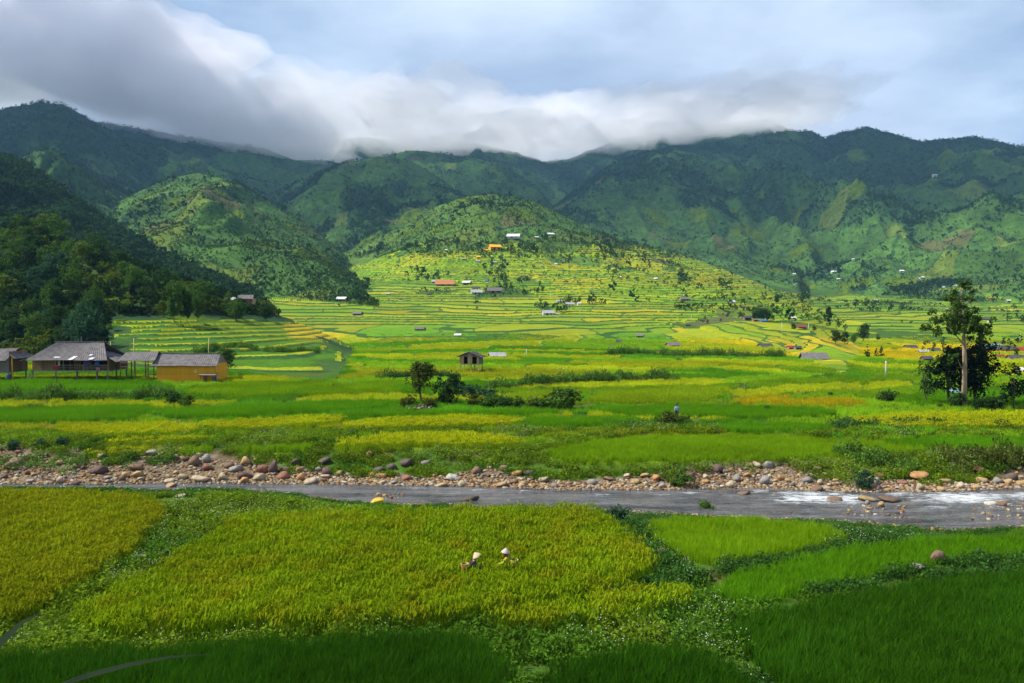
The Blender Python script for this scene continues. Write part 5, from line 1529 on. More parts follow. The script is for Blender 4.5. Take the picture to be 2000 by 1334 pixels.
def stilt_house():
    x, y, z, s = frame(137, 746); y0 = y
    e = empty('stilt_house', (x, y + 3.4, z))
    X = lambda px: (px - 137) * s
    Z = lambda py: (746 - py) * s
    d = 3.4
    # roof: steep upper gable on a wider hipped skirt
    rl, rr, rz = X(88), X(183), Z(669); el, er, ez = X(54), X(214), Z(703); kl, kr = X(90), X(181)
    bow = Z(688)
    q = [((rl, 0, rz), (rr, 0, rz), (er, -d - 0.9, ez), (el, -d - 0.9, ez)), ((rr, 0, rz), (rl, 0, rz), (el, d + 0.9, ez), (er, d + 0.9, ez))]
    roofs = [corrugated(t, 34, 0.035).build('roof', M_ROOFG, e) for t in q]
    corrugated(((kl, -1.2, bow), (kl, 1.2, bow), (X(40), d + 0.6, ez - 0.1), (X(40), -d - 0.6, ez - 0.1)), 12, 0.03).build('roof', M_ROOFG, e)
    corrugated(((kr, 1.2, bow), (kr, -1.2, bow), (X(229), -d - 0.5, ez - 0.25), (X(229), d + 0.5, ez - 0.25)), 12, 0.03).build('roof', M_ROOFG, e)
    part('ridge_cap', M_ROOFG, roofs[0], ((X(135.5), 0, rz + 0.06), (rr - rl + 0.7, 0.4, 0.1)))
    mb = MB(); mb.box((X(137), 0, rz + 0.45), (0.12, 0.12, 0.8)); mb.build('finial', M_WOODG, e)
    # pale patches on the front slope
    A, B, C, D = [Vector(p) for p in q[0]]
    nrm = (B - A).cross(D - A).normalized(); nrm = nrm if nrm.z > 0 else -nrm
    for s_, t_, w, h in ((0.57, 0.90, 0.62, 0.55), (0.81, 0.93, 0.62, 0.3), (0.79, 0.74, 0.4, 0.2), (0.36, 0.86, 0.9, 0.12)):
        p = A.lerp(B, s_).lerp(D.lerp(C, s_), t_) + nrm * 0.09; dn = (D - A).normalized(); rt = (B - A).normalized()
        mb = MB(); mb.slab([p - rt * w / 2 + dn * h, p + rt * w / 2 + dn * h, p + rt * w / 2 - dn * h, p - rt * w / 2 - dn * h], 0.03)
        mb.build('patch', M_ROOFW, roofs[0])
    fz = Z(723)                       # floor level
    part('floor', M_WOODG, e, ((X(137), 0, fz - 0.08), (X(211) - X(61), 2 * d, 0.16)))
    wt_ = ez + 0.25
    planks(e, X(62), X(103), -d + 0.05, fz, wt_, 0.36, M_WOOD)
    planks(e, X(62), X(210), d - 0.05, fz, wt_, 0.5, M_WOOD)
    planks(e, -d + 0.1, d - 0.1, X(61.5), fz, wt_, 0.5, M_WOODP, along='y'); planks(e, -d + 0.1, d - 0.1, X(210.5), fz, wt_, 0.5, M_WOOD, along='y')
    planks(e, X(103), X(210), -d + 1.9, fz, wt_ + 0.3, 0.42, M_WOOD)           # wall behind the gallery
    for a, b in ((105, 122), (126, 131)): part('door', M_DARK, e, (((X(a) + X(b)) / 2, -d + 1.84, fz + 0.85), (X(b) - X(a), 0.06, 1.7)))
    for a, b in ((146, 160), (168, 200)): part('window', M_DARK, e, (((X(a) + X(b)) / 2, -d + 1.84, fz + 1.0), (X(b) - X(a), 0.06, 0.7)))
    posts(e, [(X(p), yy) for p in (62, 107, 148, 187, 208) for yy in (-d + 0.12, d - 0.12)], -0.4, fz, 0.11, M_WOODG)
    posts(e, [(X(p), -d + 0.12) for p in (104, 122, 162, 187, 209)], fz, ez + 0.2, 0.07, M_WOOD, 'gallery_post')
    for zz in (fz + 0.35, fz + 0.75): rail = part('railing', M_WOODP if zz > fz + 0.5 else M_WOODG, e, ((X(157), -d + 0.02, zz), (X(212) - X(103), 0.06, 0.08)))
    for k in range(22): part('baluster', M_WOODG, rail, ((X(104) + k * (X(210) - X(104)) / 21, -d + 0.08, fz + 0.36), (0.04, 0.04, 0.7)))
    mb = MB()
    for k in (-0.35, 0.35): mb.tube([(X(50), -d + k, -0.1), (X(60), -d + k * 0.9 + 0.3, fz)], 0.05, 6)
    for k in range(5): mb.tube([(X(50) + (X(60) - X(50)) * (k + 0.5) / 5, -d - 0.35 + 0.05 * k, fz * (k + 0.5) / 5), (X(50) + (X(60) - X(50)) * (k + 0.5) / 5, -d + 0.35 + 0.05 * k, fz * (k + 0.5) / 5)], 0.04, 5)
    mb.build('ladder', M_WOODG, e)
    tag(e, 'big stilt house with wide dark grey roof and plank walls', 'house')
    # washing on the gallery
    def cloth(px, py, w, h, col, label):
        m = mat('cloth_' + label.split()[0], col, tuple(c * 0.7 for c in col), 5, 0.9); mb = MB(); n = 8; vs = []; fs = []
        for j in range(5):
            for i in range(n + 1):
                vs.append(((i / n - 0.5) * w, 0.05 * math.sin(i * 1.7 + j * 0.3), -h * j / 4))
        for j in range(4):
            for i in range(n): q_ = j * (n + 1) + i; fs.append((q_, q_ + 1, q_ + n + 2, q_ + n + 1))
        mb.add(vs, fs); o = mb.build('cloth', m)
        sol = o.modifiers.new('thick', 'SOLIDIFY'); sol.thickness = 0.02
        o.location = (x + X(px), y0 - 0.12, z + Z(py)); tag(o, label, 'laundry', 'washing on the stilt house gallery')
    cloth(170, 703.5, 0.75, 0.75, (0.10, 0.06, 0.32), 'purple cloth hung on the gallery of the stilt house')
    cloth(189, 706, 0.62, 0.6, (0.03, 0.14, 0.50), 'blue cloth hung on the gallery of the stilt house')
    cloth(109, 713.5, 0.55, 0.55, (0.50, 0.03, 0.06), 'red cloth over the left of the gallery railing')
    cloth(115, 705, 0.3, 0.7, (0.55, 0.5, 0.4), 'cream cloth hanging by the gallery door')
    cloth(191, 717.5, 0.5, 0.35, (0.60, 0.20, 0.24), 'pink cloth over the right of the gallery railing')
stilt_house()

def yellow_barn():
    x, y, z, s = frame(364, 746)
    e = empty('yellow_barn', (x, y + 2.4, z), -0.05)
    X = lambda px: (px - 364) * s
    Z = lambda py: (746 - py) * s
    d = 2.4
    rl, rr, rz, el, er, ez = X(299), X(421), Z(692), X(296), X(429), Z(714)
    corrugated(((rl, 0, rz), (rr, 0, rz), (er, -d - 0.55, ez), (el, -d - 0.55, ez)), 30, 0.03).build('roof', M_ROOFG, e)
    corrugated(((rr, 0, rz), (rl, 0, rz), (el, d + 0.55, ez), (er, d + 0.55, ez)), 30, 0.03).build('roof', M_ROOFG, e)
    part('ridge_cap', M_ROOFG, e, (((rl + rr) / 2, 0, rz + 0.06), (rr - rl, 0.35, 0.08)))
    zt = ez + 0.3
    planks(e, X(306), X(422), -d, -0.3, zt, 0.34, M_OCHRE); planks(e, X(306), X(422), d, -0.3, zt, 0.6, M_OCHRE)
    planks(e, -d + 0.06, d - 0.06, X(305.5), -0.3, zt, 0.34, M_OCHRE, along='y'); planks(e, -d + 0.06, d - 0.06, X(422.5), -0.3, zt, 0.34, M_OCHRE, along='y')
    for gx in (X(306), X(422)):
        mb = MB(); mb.add([(gx, -d, zt), (gx, d, zt), (gx, 0, rz - 0.12), (gx + 0.05, -d, zt), (gx + 0.05, d, zt), (gx + 0.05, 0, rz - 0.12)], [(0, 1, 2), (5, 4, 3), (0, 3, 4, 1), (1, 4, 5, 2), (2, 5, 3, 0)]); mb.build('gable', M_WOODG, e)
    mb = MB(); mb.slab([(X(306), -d - 0.2, Z(709)), (X(306), d, Z(709)), (X(289), d, Z(717)), (X(289), -d - 0.2, Z(717))], 0.05); mb.build('awning', M_ROOFL, e)
    part('notice', M_WHITE, e, ((X(383), -d - 0.05, Z(725)), (0.2, 0.03, 0.42)))
    part('beam', M_WOODG, e, ((X(364), -d - 0.06, zt - 0.05), (X(423) - X(305), 0.08, 0.12)))
    tag(e, 'long barn with bright ochre-yellow board walls and grey roof', 'barn')
    # lean-to store at its right end
    e2 = empty('lean_to', (x + X(409), y - 0.6, z))
    posts(e2, [(a, b) for a in (-1.0, 1.0) for b in (-0.5, 0.5)], -0.3, 1.15, 0.05, M_WOODG)
    mb = MB(); mb.slab([(-1.25, 0.75, 1.35), (-1.25, -0.75, 1.1), (1.25, -0.75, 1.1), (1.25, 0.75, 1.35)], 0.1); mb.build('roof', M_WOODG, e2)
    planks(e2, -0.9, 0.9, 0.45, -0.2, 1.0, 0.3, M_WOOD)
    tag(e2, 'low wooden lean-to store at the right end of the yellow barn', 'shed')
    e3 = link(bpy.data.objects.new('barrel', MB().tube([(0, 0, 0), (0, 0, 0.3), (0, 0, 0.6), (0, 0, 0.8)], [0.24, 0.28, 0.28, 0.24], 12).mesh('barrel', mat('blue_drum', (0.02, 0.05, 0.22)), True)))
    e3.location = (x + X(421), y - 0.7, z); tag(e3, 'dark blue drum under the lean-to', 'drum')
yellow_barn()

def open_shed():
    x, y, z, s = frame(264, 746); y += 2
    e = empty('open_shed', (x, y, z))
    X = lambda px: (px - 264) * s * 1.02
    Z = lambda py: (745 - py) * s * 1.02
    corrugated(((X(232), 0.4, Z(690)), (X(297), 0.4, Z(687)), (X(301), -2.0, Z(704)), (X(230), -2.0, Z(705))), 16, 0.03).build('roof', M_ROOFG, e)
    corrugated(((X(297), 0.4, Z(687)), (X(232), 0.4, Z(690)), (X(230), 2.4, Z(703)), (X(301), 2.4, Z(702))), 16, 0.03).build('roof', M_ROOFG, e)
    posts(e, [(X(p), b) for p in (234, 262, 287, 298) for b in (-1.8, 2.0)], -0.3, Z(703), 0.08, M_WOOD)
    for zz in (Z(716), Z(708)): part('rail', M_WOODP, e, ((X(266), -1.8, zz), (X(299) - X(233), 0.07, 0.09)))
    part('shelf', M_WOOD, e, ((X(290), -1.6, Z(731)), (1.4, 1.0, 0.12)))
    part('crossbeam', M_WOODG, e, ((X(266), -1.8, Z(704)), (X(299) - X(233), 0.1, 0.12)))
    tag(e, 'open shed on posts between the stilt house and the yellow barn', 'shed')
open_shed()

def edge_house():
    x, y, z, s = frame(-14, 746)
    e = empty('plank_house', (x, y + 2.5, z))
    X = lambda px: (px + 14) * s
    Z = lambda py: (746 - py) * s
    d = 2.5
    corrugated(((X(-48), 0, Z(682)), (X(17), 0, Z(681)), (X(14), -d - 0.6, Z(704)), (X(-50), -d - 0.6, Z(704))), 16, 0.03).build('roof', M_ROOFG, e)
    corrugated(((X(17), 0, Z(681)), (X(-48), 0, Z(682)), (X(-50), d + 0.6, Z(704)), (X(14), d + 0.6, Z(704))), 16, 0.03).build('roof', M_ROOFG, e)
    corrugated(((X(15), d, Z(690)), (X(15), -d, Z(690)), (X(30), -d - 0.3, Z(700)), (X(30), d + 0.3, Z(700))), 10, 0.03).build('roof', M_ROOFG, e)
    planks(e, X(-46), X(16), -d, Z(726), Z(702), 0.4, M_WOODG); planks(e, X(-46), X(16), d, Z(726), Z(702), 0.5, M_WOODG); planks(e, -d, d, X(17), Z(726), Z(686), 0.5, M_WOOD, along='y')
    posts(e, [(X(p), b) for p in (-45, -15, 14) for b in (-d + 0.1, d - 0.1)], -0.3, Z(726), 0.1, M_WOODG)
    part('floor', M_WOODG, e, ((X(-15), 0, Z(727)), (X(17) - X(-47), 2 * d, 0.14)))
    mb = MB(); mb.tube([(X(25), -d - 0.3, -0.2), (X(25), -d - 0.3, Z(699))], 0.09, 7); mb.build('porch_post', M_YPOST, e)
    tag(e, 'plank house cut off by the left edge with a yellow porch post', 'house')
    o = link(bpy.data.objects.new('barrel', MB().tube([(0, 0, 0), (0, 0, 0.4), (0, 0, 0.8), (0, 0, 1.05)], [0.36, 0.42, 0.42, 0.36], 14).mesh('barrel', mat('grey_blue_drum', (0.07, 0.11, 0.16)), True)))
    o.location = (x + X(17), y - 0.2, z + 0.2); tag(o, 'grey-blue drum standing beside the plank house', 'drum')
edge_house()
for px, py0, py1, lean, l in ((219, 700, 667, -0.12, 'leaning bamboo pole right of the stilt house roof'), (262, 716, 660, 0, 'upright bamboo pole behind the open shed'), (407, 720, 661, 0.05, 'tall bamboo pole behind the yellow barn'), (413, 750, 722, 0, 'short pole stuck in the rice before the yellow barn')):
    y = hit(px, 742) + (6 if py1 < 700 else -1.5); a = at(px, py0, y); b = at(px, py1, y); g = gz(a[0], y)
    mb = MB(); mb.tube([(0, 0, -0.3), (lean * 2, 0, float(b[2] - g))], 0.07, 6); o = mb.build('bamboo_pole', M_CANE, None, True, (a[0], y, g)); tag(o, l, 'pole', 'bamboo poles around the farm')

def field_hut():
    x, y, z, s = frame(920, 726)
    e = empty('field_hut', (x, y + 1.1, z + 0.75), -0.25)
    X = lambda px: (px - 920) * s
    Z = lambda py: (726 - py) * s
    w, d = 1.75, 1.25
    fz, wz, rz = Z(720), Z(704), Z(697)
    # gable faces the viewer
    for sg in (-1, 1):
        t = ((0, -d - 0.6, rz + 0.15), (0, d + 0.4, rz + 0.15), (sg * (w + 0.65), d + 0.4, wz - 0.15), (sg * (w + 0.65), -d - 0.6, wz - 0.15))
        corrugated(t, 12, 0.02).build('roof', M_ROOFD if sg > 0 else M_ROOFG, e)
    posts(e, [(a, b) for a in (-w + 0.1, 0.3, w - 0.1) for b in (-d + 0.1, d - 0.1)], -1.2, fz, 0.10, M_WOODP)
    part('floor', M_WOODP, e, ((0, 0, fz), (2 * w, 2 * d, 0.12)))
    planks(e, -w, -w + 0.75, -d, fz + 0.08, wz, 0.36, M_WOODP); planks(e, -0.3, 0.55, -d, fz + 0.08, wz + 0.5, 0.42, M_WOODP); planks(e, w - 0.4, w, -d, fz + 0.08, wz, 0.4, M_WOODP)
    planks(e, -w, w, d, fz + 0.08, wz, 0.5, M_WOODG); planks(e, -d, d, -w, fz + 0.08, wz, 0.45, M_WOODG, along='y'); planks(e, -d, d, w, fz + 0.08, wz, 0.45, M_WOODG, along='y')
    part('lintel', M_WOODP, e, ((0, -d - 0.04, wz), (2 * w, 0.1, 0.14)))
    part('inner_shade_sheet', M_DARK, e, ((0, d - 0.2, (fz + wz) / 2), (2 * w - 0.2, 0.05, wz - fz - 0.1)))  # near-black sheet before the back planks, painting the shade inside the hut
    mb = MB(); mb.add([(-w, -d + 0.05, wz), (w, -d + 0.05, wz), (0, -d + 0.05, rz), (-w, -d + 0.1, wz), (w, -d + 0.1, wz), (0, -d + 0.1, rz)], [(0, 1, 2), (5, 4, 3), (0, 3, 4, 1)]); mb.build('gable', M_WOODG, e)
    tag(e, 'small open plank hut on stilts standing in the paddies', 'hut')
field_hut()

# ---- the houses further off: (px, py of the foot, width px, wall height px, roof, wall, label)
def cottage(px, py, w, h, roof, wall, label, name='cottage', cat='house', y=None, rz=None, deep=0.65):
    y = y or hit(px, py)
    if y is None: return
    s = y / F; x = (px - 1000) / F * y; r = random.Random(int(px * 7 + py))
    W = w * s; H = h * s; D = max(W * deep, 1.6); rise = max(0.30 * D, 0.5)
    rz = r.uniform(-0.35, 0.35) if rz is None else rz
    e = empty(name, (x, y + D / 2, gz(x, y + D / 2) - 0.1 - min(0.25 * H, 0.4)), rz)
    hx, hy = W / 2 * 0.88, D / 2; H += min(0.25 * H, 0.4)
    mb = MB()
    v = [(-hx, -hy, -0.8), (hx, -hy, -0.8), (hx, hy, -0.8), (-hx, hy, -0.8), (-hx, -hy, H), (hx, -hy, H), (hx, hy, H), (-hx, hy, H), (-hx, 0, H + rise * 0.9), (hx, 0, H + rise * 0.9)]
    mb.add(v, [(0, 1, 5, 4), (2, 3, 7, 6), (1, 2, 6, 9, 5), (3, 0, 4, 8, 7), (4, 5, 9, 8), (6, 7, 8, 9)]); mb.build('wall', wall, e)
    ox, oy = hx * 1.14, hy + 0.18 * D
    ez = H - 0.2 * rise
    for sg in (-1, 1):
        q = [(-ox, 0, H + rise), (ox, 0, H + rise), (ox, sg * oy, ez), (-ox, sg * oy, ez)]
        if sg > 0: q = [q[1], q[0], q[3], q[2]]
        m = MB(); m.slab(q, -0.12); m.build('roof', roof, e)
    if w >= 9:
        part('door', M_DARK, e, ((-hx * 0.25, -hy - 0.03, H * 0.38), (max(0.16 * W, 0.5), 0.06, H * 0.75)))
        part('window', M_DARK, e, ((hx * 0.5, -hy - 0.03, H * 0.55), (max(0.13 * W, 0.4), 0.06, H * 0.35)))
    tag(e, label, cat, 'cottages in the valley')
    return e
G, DK, WH, LT, BL, RD, TL = M_ROOFG, M_ROOFD, M_ROOFW, M_ROOFL, M_ROOFB, M_ROOFR, M_ROOFT
HOUSES = [
 (970, 698, 33, 4, LT, M_WOODG, 'low shelter with pale sheet roof behind the field hut'), (894, 658, 14, 4, WH, M_WOODG, 'tiny white-roofed hut left of centre in the terraces'), (820, 646, 20, 4, G, M_WOODG, 'grey-roofed hut in the terraces above the round-crowned tree'),
 (698, 617, 19, 5, G, M_WOOD, 'dark-roofed cottage with a bush on the left terraces'), (667, 588, 20, 4, WH, M_WOOD, 'pale-roofed house at the mouth of the left side valley'), (679, 586, 10, 3, LT, M_WHITE, 'annex touching the pale-roofed house at the side valley'),
 (759, 577, 9, 3, LT, M_WOOD, 'tiny pale hut on the upper left terraces'), (783, 586, 9, 3, G, M_WOODG, 'tiny grey hut right of the pale one on the upper left terraces'), (838, 577, 10, 3, DK, M_WOODG, 'dark hut below the orange terrace'),
 (851, 553, 16, 3, LT, M_WOODG, 'pale-roofed house left above the orange terrace'), (868, 559, 38, 4, M_BRICK, M_BRICK, 'long raw orange brick building in the central village'), (912, 557, 17, 4, WH, M_WOODG, 'white-roofed house right of the orange brick building'),
 (929, 565, 14, 3, DK, M_WOODG, 'small dark roof under the white-roofed village house'), (930, 575, 24, 4, LT, M_WHITE, 'long grey-roofed house on the terrace edge, left of a pair'), (966, 573, 30, 5, G, M_WOODP, 'long grey-roofed house on the terrace edge, right of a pair'),
 (952, 550, 8, 2, BL, M_WOODG, 'blue tarp roof inside the village grove'), (964, 515, 12, 2, LT, M_WOODG, 'grey-blue roof in the upper village grove'), (935, 506, 9, 4, M_OCHRE, M_OCHRE, 'small yellow house left of the upper grove'),
 (934, 512, 8, 2, LT, M_WOODG, 'pale roof below the small yellow house'), (906, 508, 8, 2, LT, M_WOODG, 'grey hut left of the small yellow house'), (966, 490, 24, 6, M_OCHRE, M_OCHRE, 'ochre building beside the road on the centre hill'),
 (949, 492, 9, 3, M_OCHRE, M_OCHRE, 'little ochre shed left of the ochre building'), (1003, 468, 26, 3, WH, M_WHITE, 'long white roofs in a row on the centre hill'), (1048, 466, 8, 2, WH, M_WOODG, 'tiny white hut right of the long white roofs'),
 (1075, 460, 14, 2, WH, M_WOODG, 'white roof highest on the right of the centre hill'), (871, 491, 7, 2, WH, M_WOODG, 'white hut alone on the left of the centre hill'), (1086, 518, 6, 3, WH, M_WHITE, 'white box-like hut right of the village grove'),
 (1057, 521, 5, 2, LT, M_WHITE, 'tiny pale hut right of the village grove'), (1163, 573, 7, 2, G, M_WOOD, 'brown hut above the roofs right of centre'), (1092, 592, 12, 4, LT, M_WHITE, 'left small roof of the cluster right of centre'),
 (1113, 598, 18, 4, LT, M_WHITE, 'wide grey roof of the cluster right of centre'), (1131, 597, 8, 5, WH, M_WHITE, 'white-walled hut of the cluster right of centre'), (1070, 616, 24, 5, LT, M_WHITE, 'long grey-roofed house crowded by trees below the cluster'),
 (1088, 616, 9, 3, LT, M_WHITE, 'small shed right of the long grey-roofed house'), (1209, 544, 8, 3, WH, M_BRICK, 'white-roofed red hut on the slope right of the grove'), (1280, 546, 9, 2, WH, M_WOODG, 'lone white roof on the slope below the centre hill'),
 (1251, 660, 16, 5, G, M_WOODP, 'grey-roofed cottage with orange wall in mid-terraces'), (1209, 670, 12, 4, DK, M_WOOD, 'brown hut left of the orange-walled cottage'), (1197, 678, 14, 2, DK, M_WOODG, 'dark low roof behind the overgrown mound'),
 (1316, 677, 26, 4, G, M_BRICK, 'wide hipped grey roof behind the overgrown mound'), (1344, 637, 10, 3, DK, M_WOOD, 'small brown hut alone in the terraces right of centre'), (1337, 588, 20, 4, G, M_WOODP, 'grey roof with orange yard on the right terraces'),
 (1549, 625, 14, 4, WH, M_WOODG, 'bright white-roofed hut in the yellow fields'), (1567, 643, 17, 5, M_ROOFR, M_WOOD, 'reddish-roofed cottage below the bright white-roofed hut'), (1460, 625, 16, 5, DK, M_WOODG, 'grey house left of the blue tarp'),
 (1475, 628, 11, 4, G, M_BRICK, 'reddish house between grey house and blue tarp'), (1491, 629, 12, 3, BL, M_WOODG, 'blue tarp roof under the valley trees'), (1430, 593, 12, 4, WH, M_WHITE, 'white-roofed house on the right terraces'),
 (1452, 603, 10, 3, DK, M_WOODG, 'dark hut below the white-roofed house'), (1483, 600, 8, 3, DK, M_WOOD, 'brown hut right of the dark hut on the right terraces'), (1497, 680, 26, 5, DK, M_WOODG, 'dark-roofed house left in the row before the paddies'),
 (1546, 683, 14, 5, M_ROOFR, M_BRICK, 'reddish gabled house in the row before the paddies'), (1560, 683, 13, 5, DK, M_WOODG, 'dark gabled house in the row before the paddies'), (1595, 702, 50, 4, G, M_WOODG, 'broad low grey roof lying in the paddies'),
 (1814, 707, 21, 8, DK, M_WOOD, 'brown plank hut left of the dark trees'), (1782, 681, 24, 3, DK, M_WOODG, 'dark low roof left of the village under the tall tree'), (1806, 690, 18, 4, LT, M_WOODG, 'pale lean-to roof left of the tall tree'),
 (1828, 688, 22, 5, DK, M_WHITE, 'dark roof with white walls left of the tall tree'), (1863, 692, 24, 5, BL, M_WHITE, 'bright blue roof just left of the tall trunk'), (1896, 690, 22, 6, DK, M_WOODG, 'dark roof right behind the tall trunk'),
 (1932, 688, 34, 6, DK, M_WOODP, 'dark roof in the right village, left part'), (1965, 688, 36, 7, DK, M_WOODP, 'dark roof in the right village, middle part'), (1945, 681, 26, 5, TL, M_WOODG, 'teal roof at the back of the right village'),
 (1993, 688, 26, 6, RD, M_WHITE, 'dark red roof at the right edge of the village'), (1955, 700, 22, 4, RD, M_BRICK, 'red sheet roof in front of the right village'), (1992, 704, 34, 5, DK, M_WOODG, 'dark roof lowest at the right edge of the village'),
 (1872, 772, 24, 6, TL, M_WHITE, 'white shelter with teal top glimpsed behind the dark trees'), (1998, 728, 12, 6, WH, M_WHITE, 'white wall at the right edge among trees'), (1800, 545, 9, 3, WH, M_WHITE, 'white roof on the low slope right of the mountain'),
 (1761, 533, 9, 3, WH, M_WHITE, 'white roof on the low mountain slope, left of another'), (1629, 534, 12, 2, WH, M_WHITE, 'white roof beside a grove on the mountain foot'), (1666, 508, 6, 2, WH, M_WHITE, 'tiny white roof higher on the mountain foot'),
 (1637, 548, 7, 3, WH, M_WOODG, 'tiny pale roof below the grove on the mountain foot'), (1551, 537, 6, 2, WH, M_WHITE, 'tiny white roof at the foot of the right mountain'), (1553, 556, 5, 2, WH, M_WHITE, 'tiny white roof at the back of the yellow fields'),
 (1712, 589, 8, 3, WH, M_WOODG, 'pale roof by the grove behind the right fields'), (1970, 590, 9, 3, WH, M_WOODG, 'pale roof on the far slope at the right edge'), (1935, 585, 8, 3, M_BRICK, M_BRICK, 'orange roof on the far slope at right'),
 (1925, 626, 20, 3, DK, M_WOODG, 'dark roofs on the right slope above the village'), (1934, 631, 8, 3, WH, M_WHITE, 'white wall below the roofs on the right slope'), (275, 502, 20, 3, LT, M_WOODG, 'pale roof high behind the left hillside'), (1823, 347, 9, 3, WH, M_WHITE, 'white roofs of the hamlet high on the right mountain'),
]
for hh in HOUSES: cottage(*hh)

def hillside_house():
    x, y, z, s = frame(466, 602)
    e = empty('hillside_house', (x, y, z))
    X = lambda px: (px - 466) * s
    Z = lambda py: (602 - py) * s
    corrugated(((X(470), 0, Z(576)), (X(496), 0, Z(576)), (X(499), -2.2, Z(584)), (X(467), -2.2, Z(584))), 10, 0.03).build('roof', M_ROOFG, e)
    corrugated(((X(496), 0, Z(576)), (X(470), 0, Z(576)), (X(467), 2.2, Z(584)), (X(499), 2.2, Z(584))), 10, 0.03).build('roof', M_ROOFG, e)
    corrugated(((X(442), 1.0, Z(581)), (X(472), 1.0, Z(579)), (X(470), -2.6, Z(586)), (X(440), -2.6, Z(586))), 10, 0.03).build('roof', M_ROOFL, e)
    planks(e, X(470), X(497), -1.8, -0.3, Z(583), 0.5, M_WOOD); planks(e, X(470), X(497), 1.8, -0.3, Z(583), 0.6, M_WOOD); planks(e, -1.8, 1.8, X(470), -0.3, Z(583), 0.6, M_WOODP, along='y'); planks(e, -1.8, 1.8, X(497), -0.3, Z(583), 0.6, M_WOODP, along='y')
    posts(e, [(X(p), b) for p in (444, 456, 467) for b in (-2.4, 0.8)], -0.5, Z(585), 0.09, M_WOODP)
    part('chimney', M_WHITE, e, ((X(471), -2.0, Z(580)), (0.5, 0.4, 1.0)))
    part('yard_wall', M_WHITE, e, ((X(456), -3.0, 0.1), (X(468) - X(444), 0.25, 0.9)))
    tag(e, 'grey-roofed house on the end of the wooded hillside', 'house')
    o = cottage_tarp = MB(); 
    m = MB(); n = 6; vs = []; fs = []
    for j in range(4):
        for i in range(n + 1): vs.append(((i / n - 0.5) * 2.6, -0.25 * j, 1.5 - 0.45 * j + 0.12 * math.sin(i * 1.9 + j)))
    for j in range(3):
        for i in range(n): q = j * (n + 1) + i; fs.append((q, q + 1, q + n + 2, q + n + 1))
    m.add(vs, fs); t = m.build('tarpaulin', M_ROOFB); t.modifiers.new('thick', 'SOLIDIFY').thickness = 0.03
    t.location = (x + X(456), y - 2.7, z + 0.2); tag(t, 'blue tarpaulin hanging under the hillside house roof', 'tarpaulin')
hillside_house()

def utility_pole(px, py, h, label):
    y = hit(px, py); x = (px - 1000) / F * y; s = y / F
    e = empty('utility_pole', (x, y, gz(x, y)))
    MB().tube([(0, 0, -0.3), (0, 0, h * s)], [0.13, 0.09], 7).build('mast', M_WHITE, e, True)
    part('crossarm', M_WOODG, e, ((0, 0, h * s - 0.4), (1.2, 0.1, 0.1)))
    tag(e, label, 'pole', 'utility poles in the valley')
for a in ((1731, 735, 30, 'white pole standing in the yellow-green paddies at right'), (1993, 672, 20, 'white pole above the red roof at the right edge'), (1527, 650, 20, 'pole beside the terraces left of the reddish cottage'), (1579, 646, 14, 'pole right of the reddish cottage'), (1350, 628, 12, 'pole in the terraces near the small brown hut'),
          (1250, 602, 10, 'pole standing in the mid-terraces right of the roof cluster'), (1382, 697, 12, 'pole on the overgrown mound'), (1028, 696, 14, 'pole right of the pale shelter'), (1075, 584, 9, 'pole beside the row of trees from the village'), (956, 556, 9, 'pole on the village road')):
    utility_pole(*a)
# stone mound under the round-crowned tree, goods on the harvested plot
for px, py, w, t, l in ((1080, 729, 5, (0.5, 0.4, 0.05), 'yellow sack on the harvested strip'), (1089, 728, 4, (0.6, 0.6, 0.6), 'pale sack left on the harvested strip'), (1101, 728, 5, (0.62, 0.6, 0.6), 'pale sack right on the harvested strip')):
    y = hit(px, py); x = (px - 1000) / F * y
    me = rock_mesh('sack', int(px), 0.8, 1); me.materials.append(mat('sack_' + str(px), t))
    o = link(bpy.data.objects.new('sack', me)); k = w * y / F; o.scale = (k, k * 0.8, k); o.location = (x, y - 0.5, gz(x, y) + 0.75); tag(o, l, 'sack', 'sacks on the harvested strip')
HEAP = []
for i in range(26):
    px, py = 797 + 48 * random.random(), 793 + 8 * random.random()
    y = hit(px, py); o = bpy.data.objects.new('mound_stone', random.choice(ROCKS)); k = random.uniform(4, 8) * y / F
    o.scale = (k, k, k); o.location = ((px - 1000) / F * y, y - 0.8, gz((px - 1000) / F * y, y) + 0.25); c = random.choice(['purple', 'brown', 'grey']); o.color = (*TONE[c], 1); link(o)
    tag(o, f'{WORD[c]} stone in the heap under the round-crowned tree', 'stone', 'stones in the heap under the round-crowned tree'); HEAP.append((px, o, o['label']))
ordinal_labels(HEAP)
# ==================================================================== people
M_SKIN = mat('skin', (0.30, 0.15, 0.085), (0.26, 0.12, 0.07), 6, 0.6)
M_HAIR = mat('hair', (0.012, 0.010, 0.009), (0.008, 0.007, 0.006), 20, 0.5)
M_HAT = mat('palm_leaf_hat', (0.62, 0.50, 0.32), (0.52, 0.40, 0.24), 8, 0.7)
M_HATW = mat('pale_leaf_hat', (0.50, 0.46, 0.40), (0.4, 0.36, 0.31), 8, 0.7)
M_BASK = mat('woven_basket', (0.42, 0.20, 0.05), (0.26, 0.12, 0.03), 14, 0.8, 0.4)
def skinned(name, joints, bones, rad, m, parent, sub=2, root=0):
    """one continuous body grown round a skeleton"""
    me = bpy.data.meshes.new(name)
    me.from_pydata([tuple(j) for j in joints], bones, [])
    o = link(bpy.data.objects.new(name, me), parent)
    sk = o.modifiers.new('skin', 'SKIN'); sk.use_smooth_shade = True
    for i, v in enumerate(me.skin_vertices[0].data):
        r = rad[i]; v.radius = r if hasattr(r, '__len__') else (r, r); v.use_root = (i == root)
    sb = o.modifiers.new('sub', 'SUBSURF'); sb.levels = sub; sb.render_levels = sub
    me.materials.append(m)
    return o
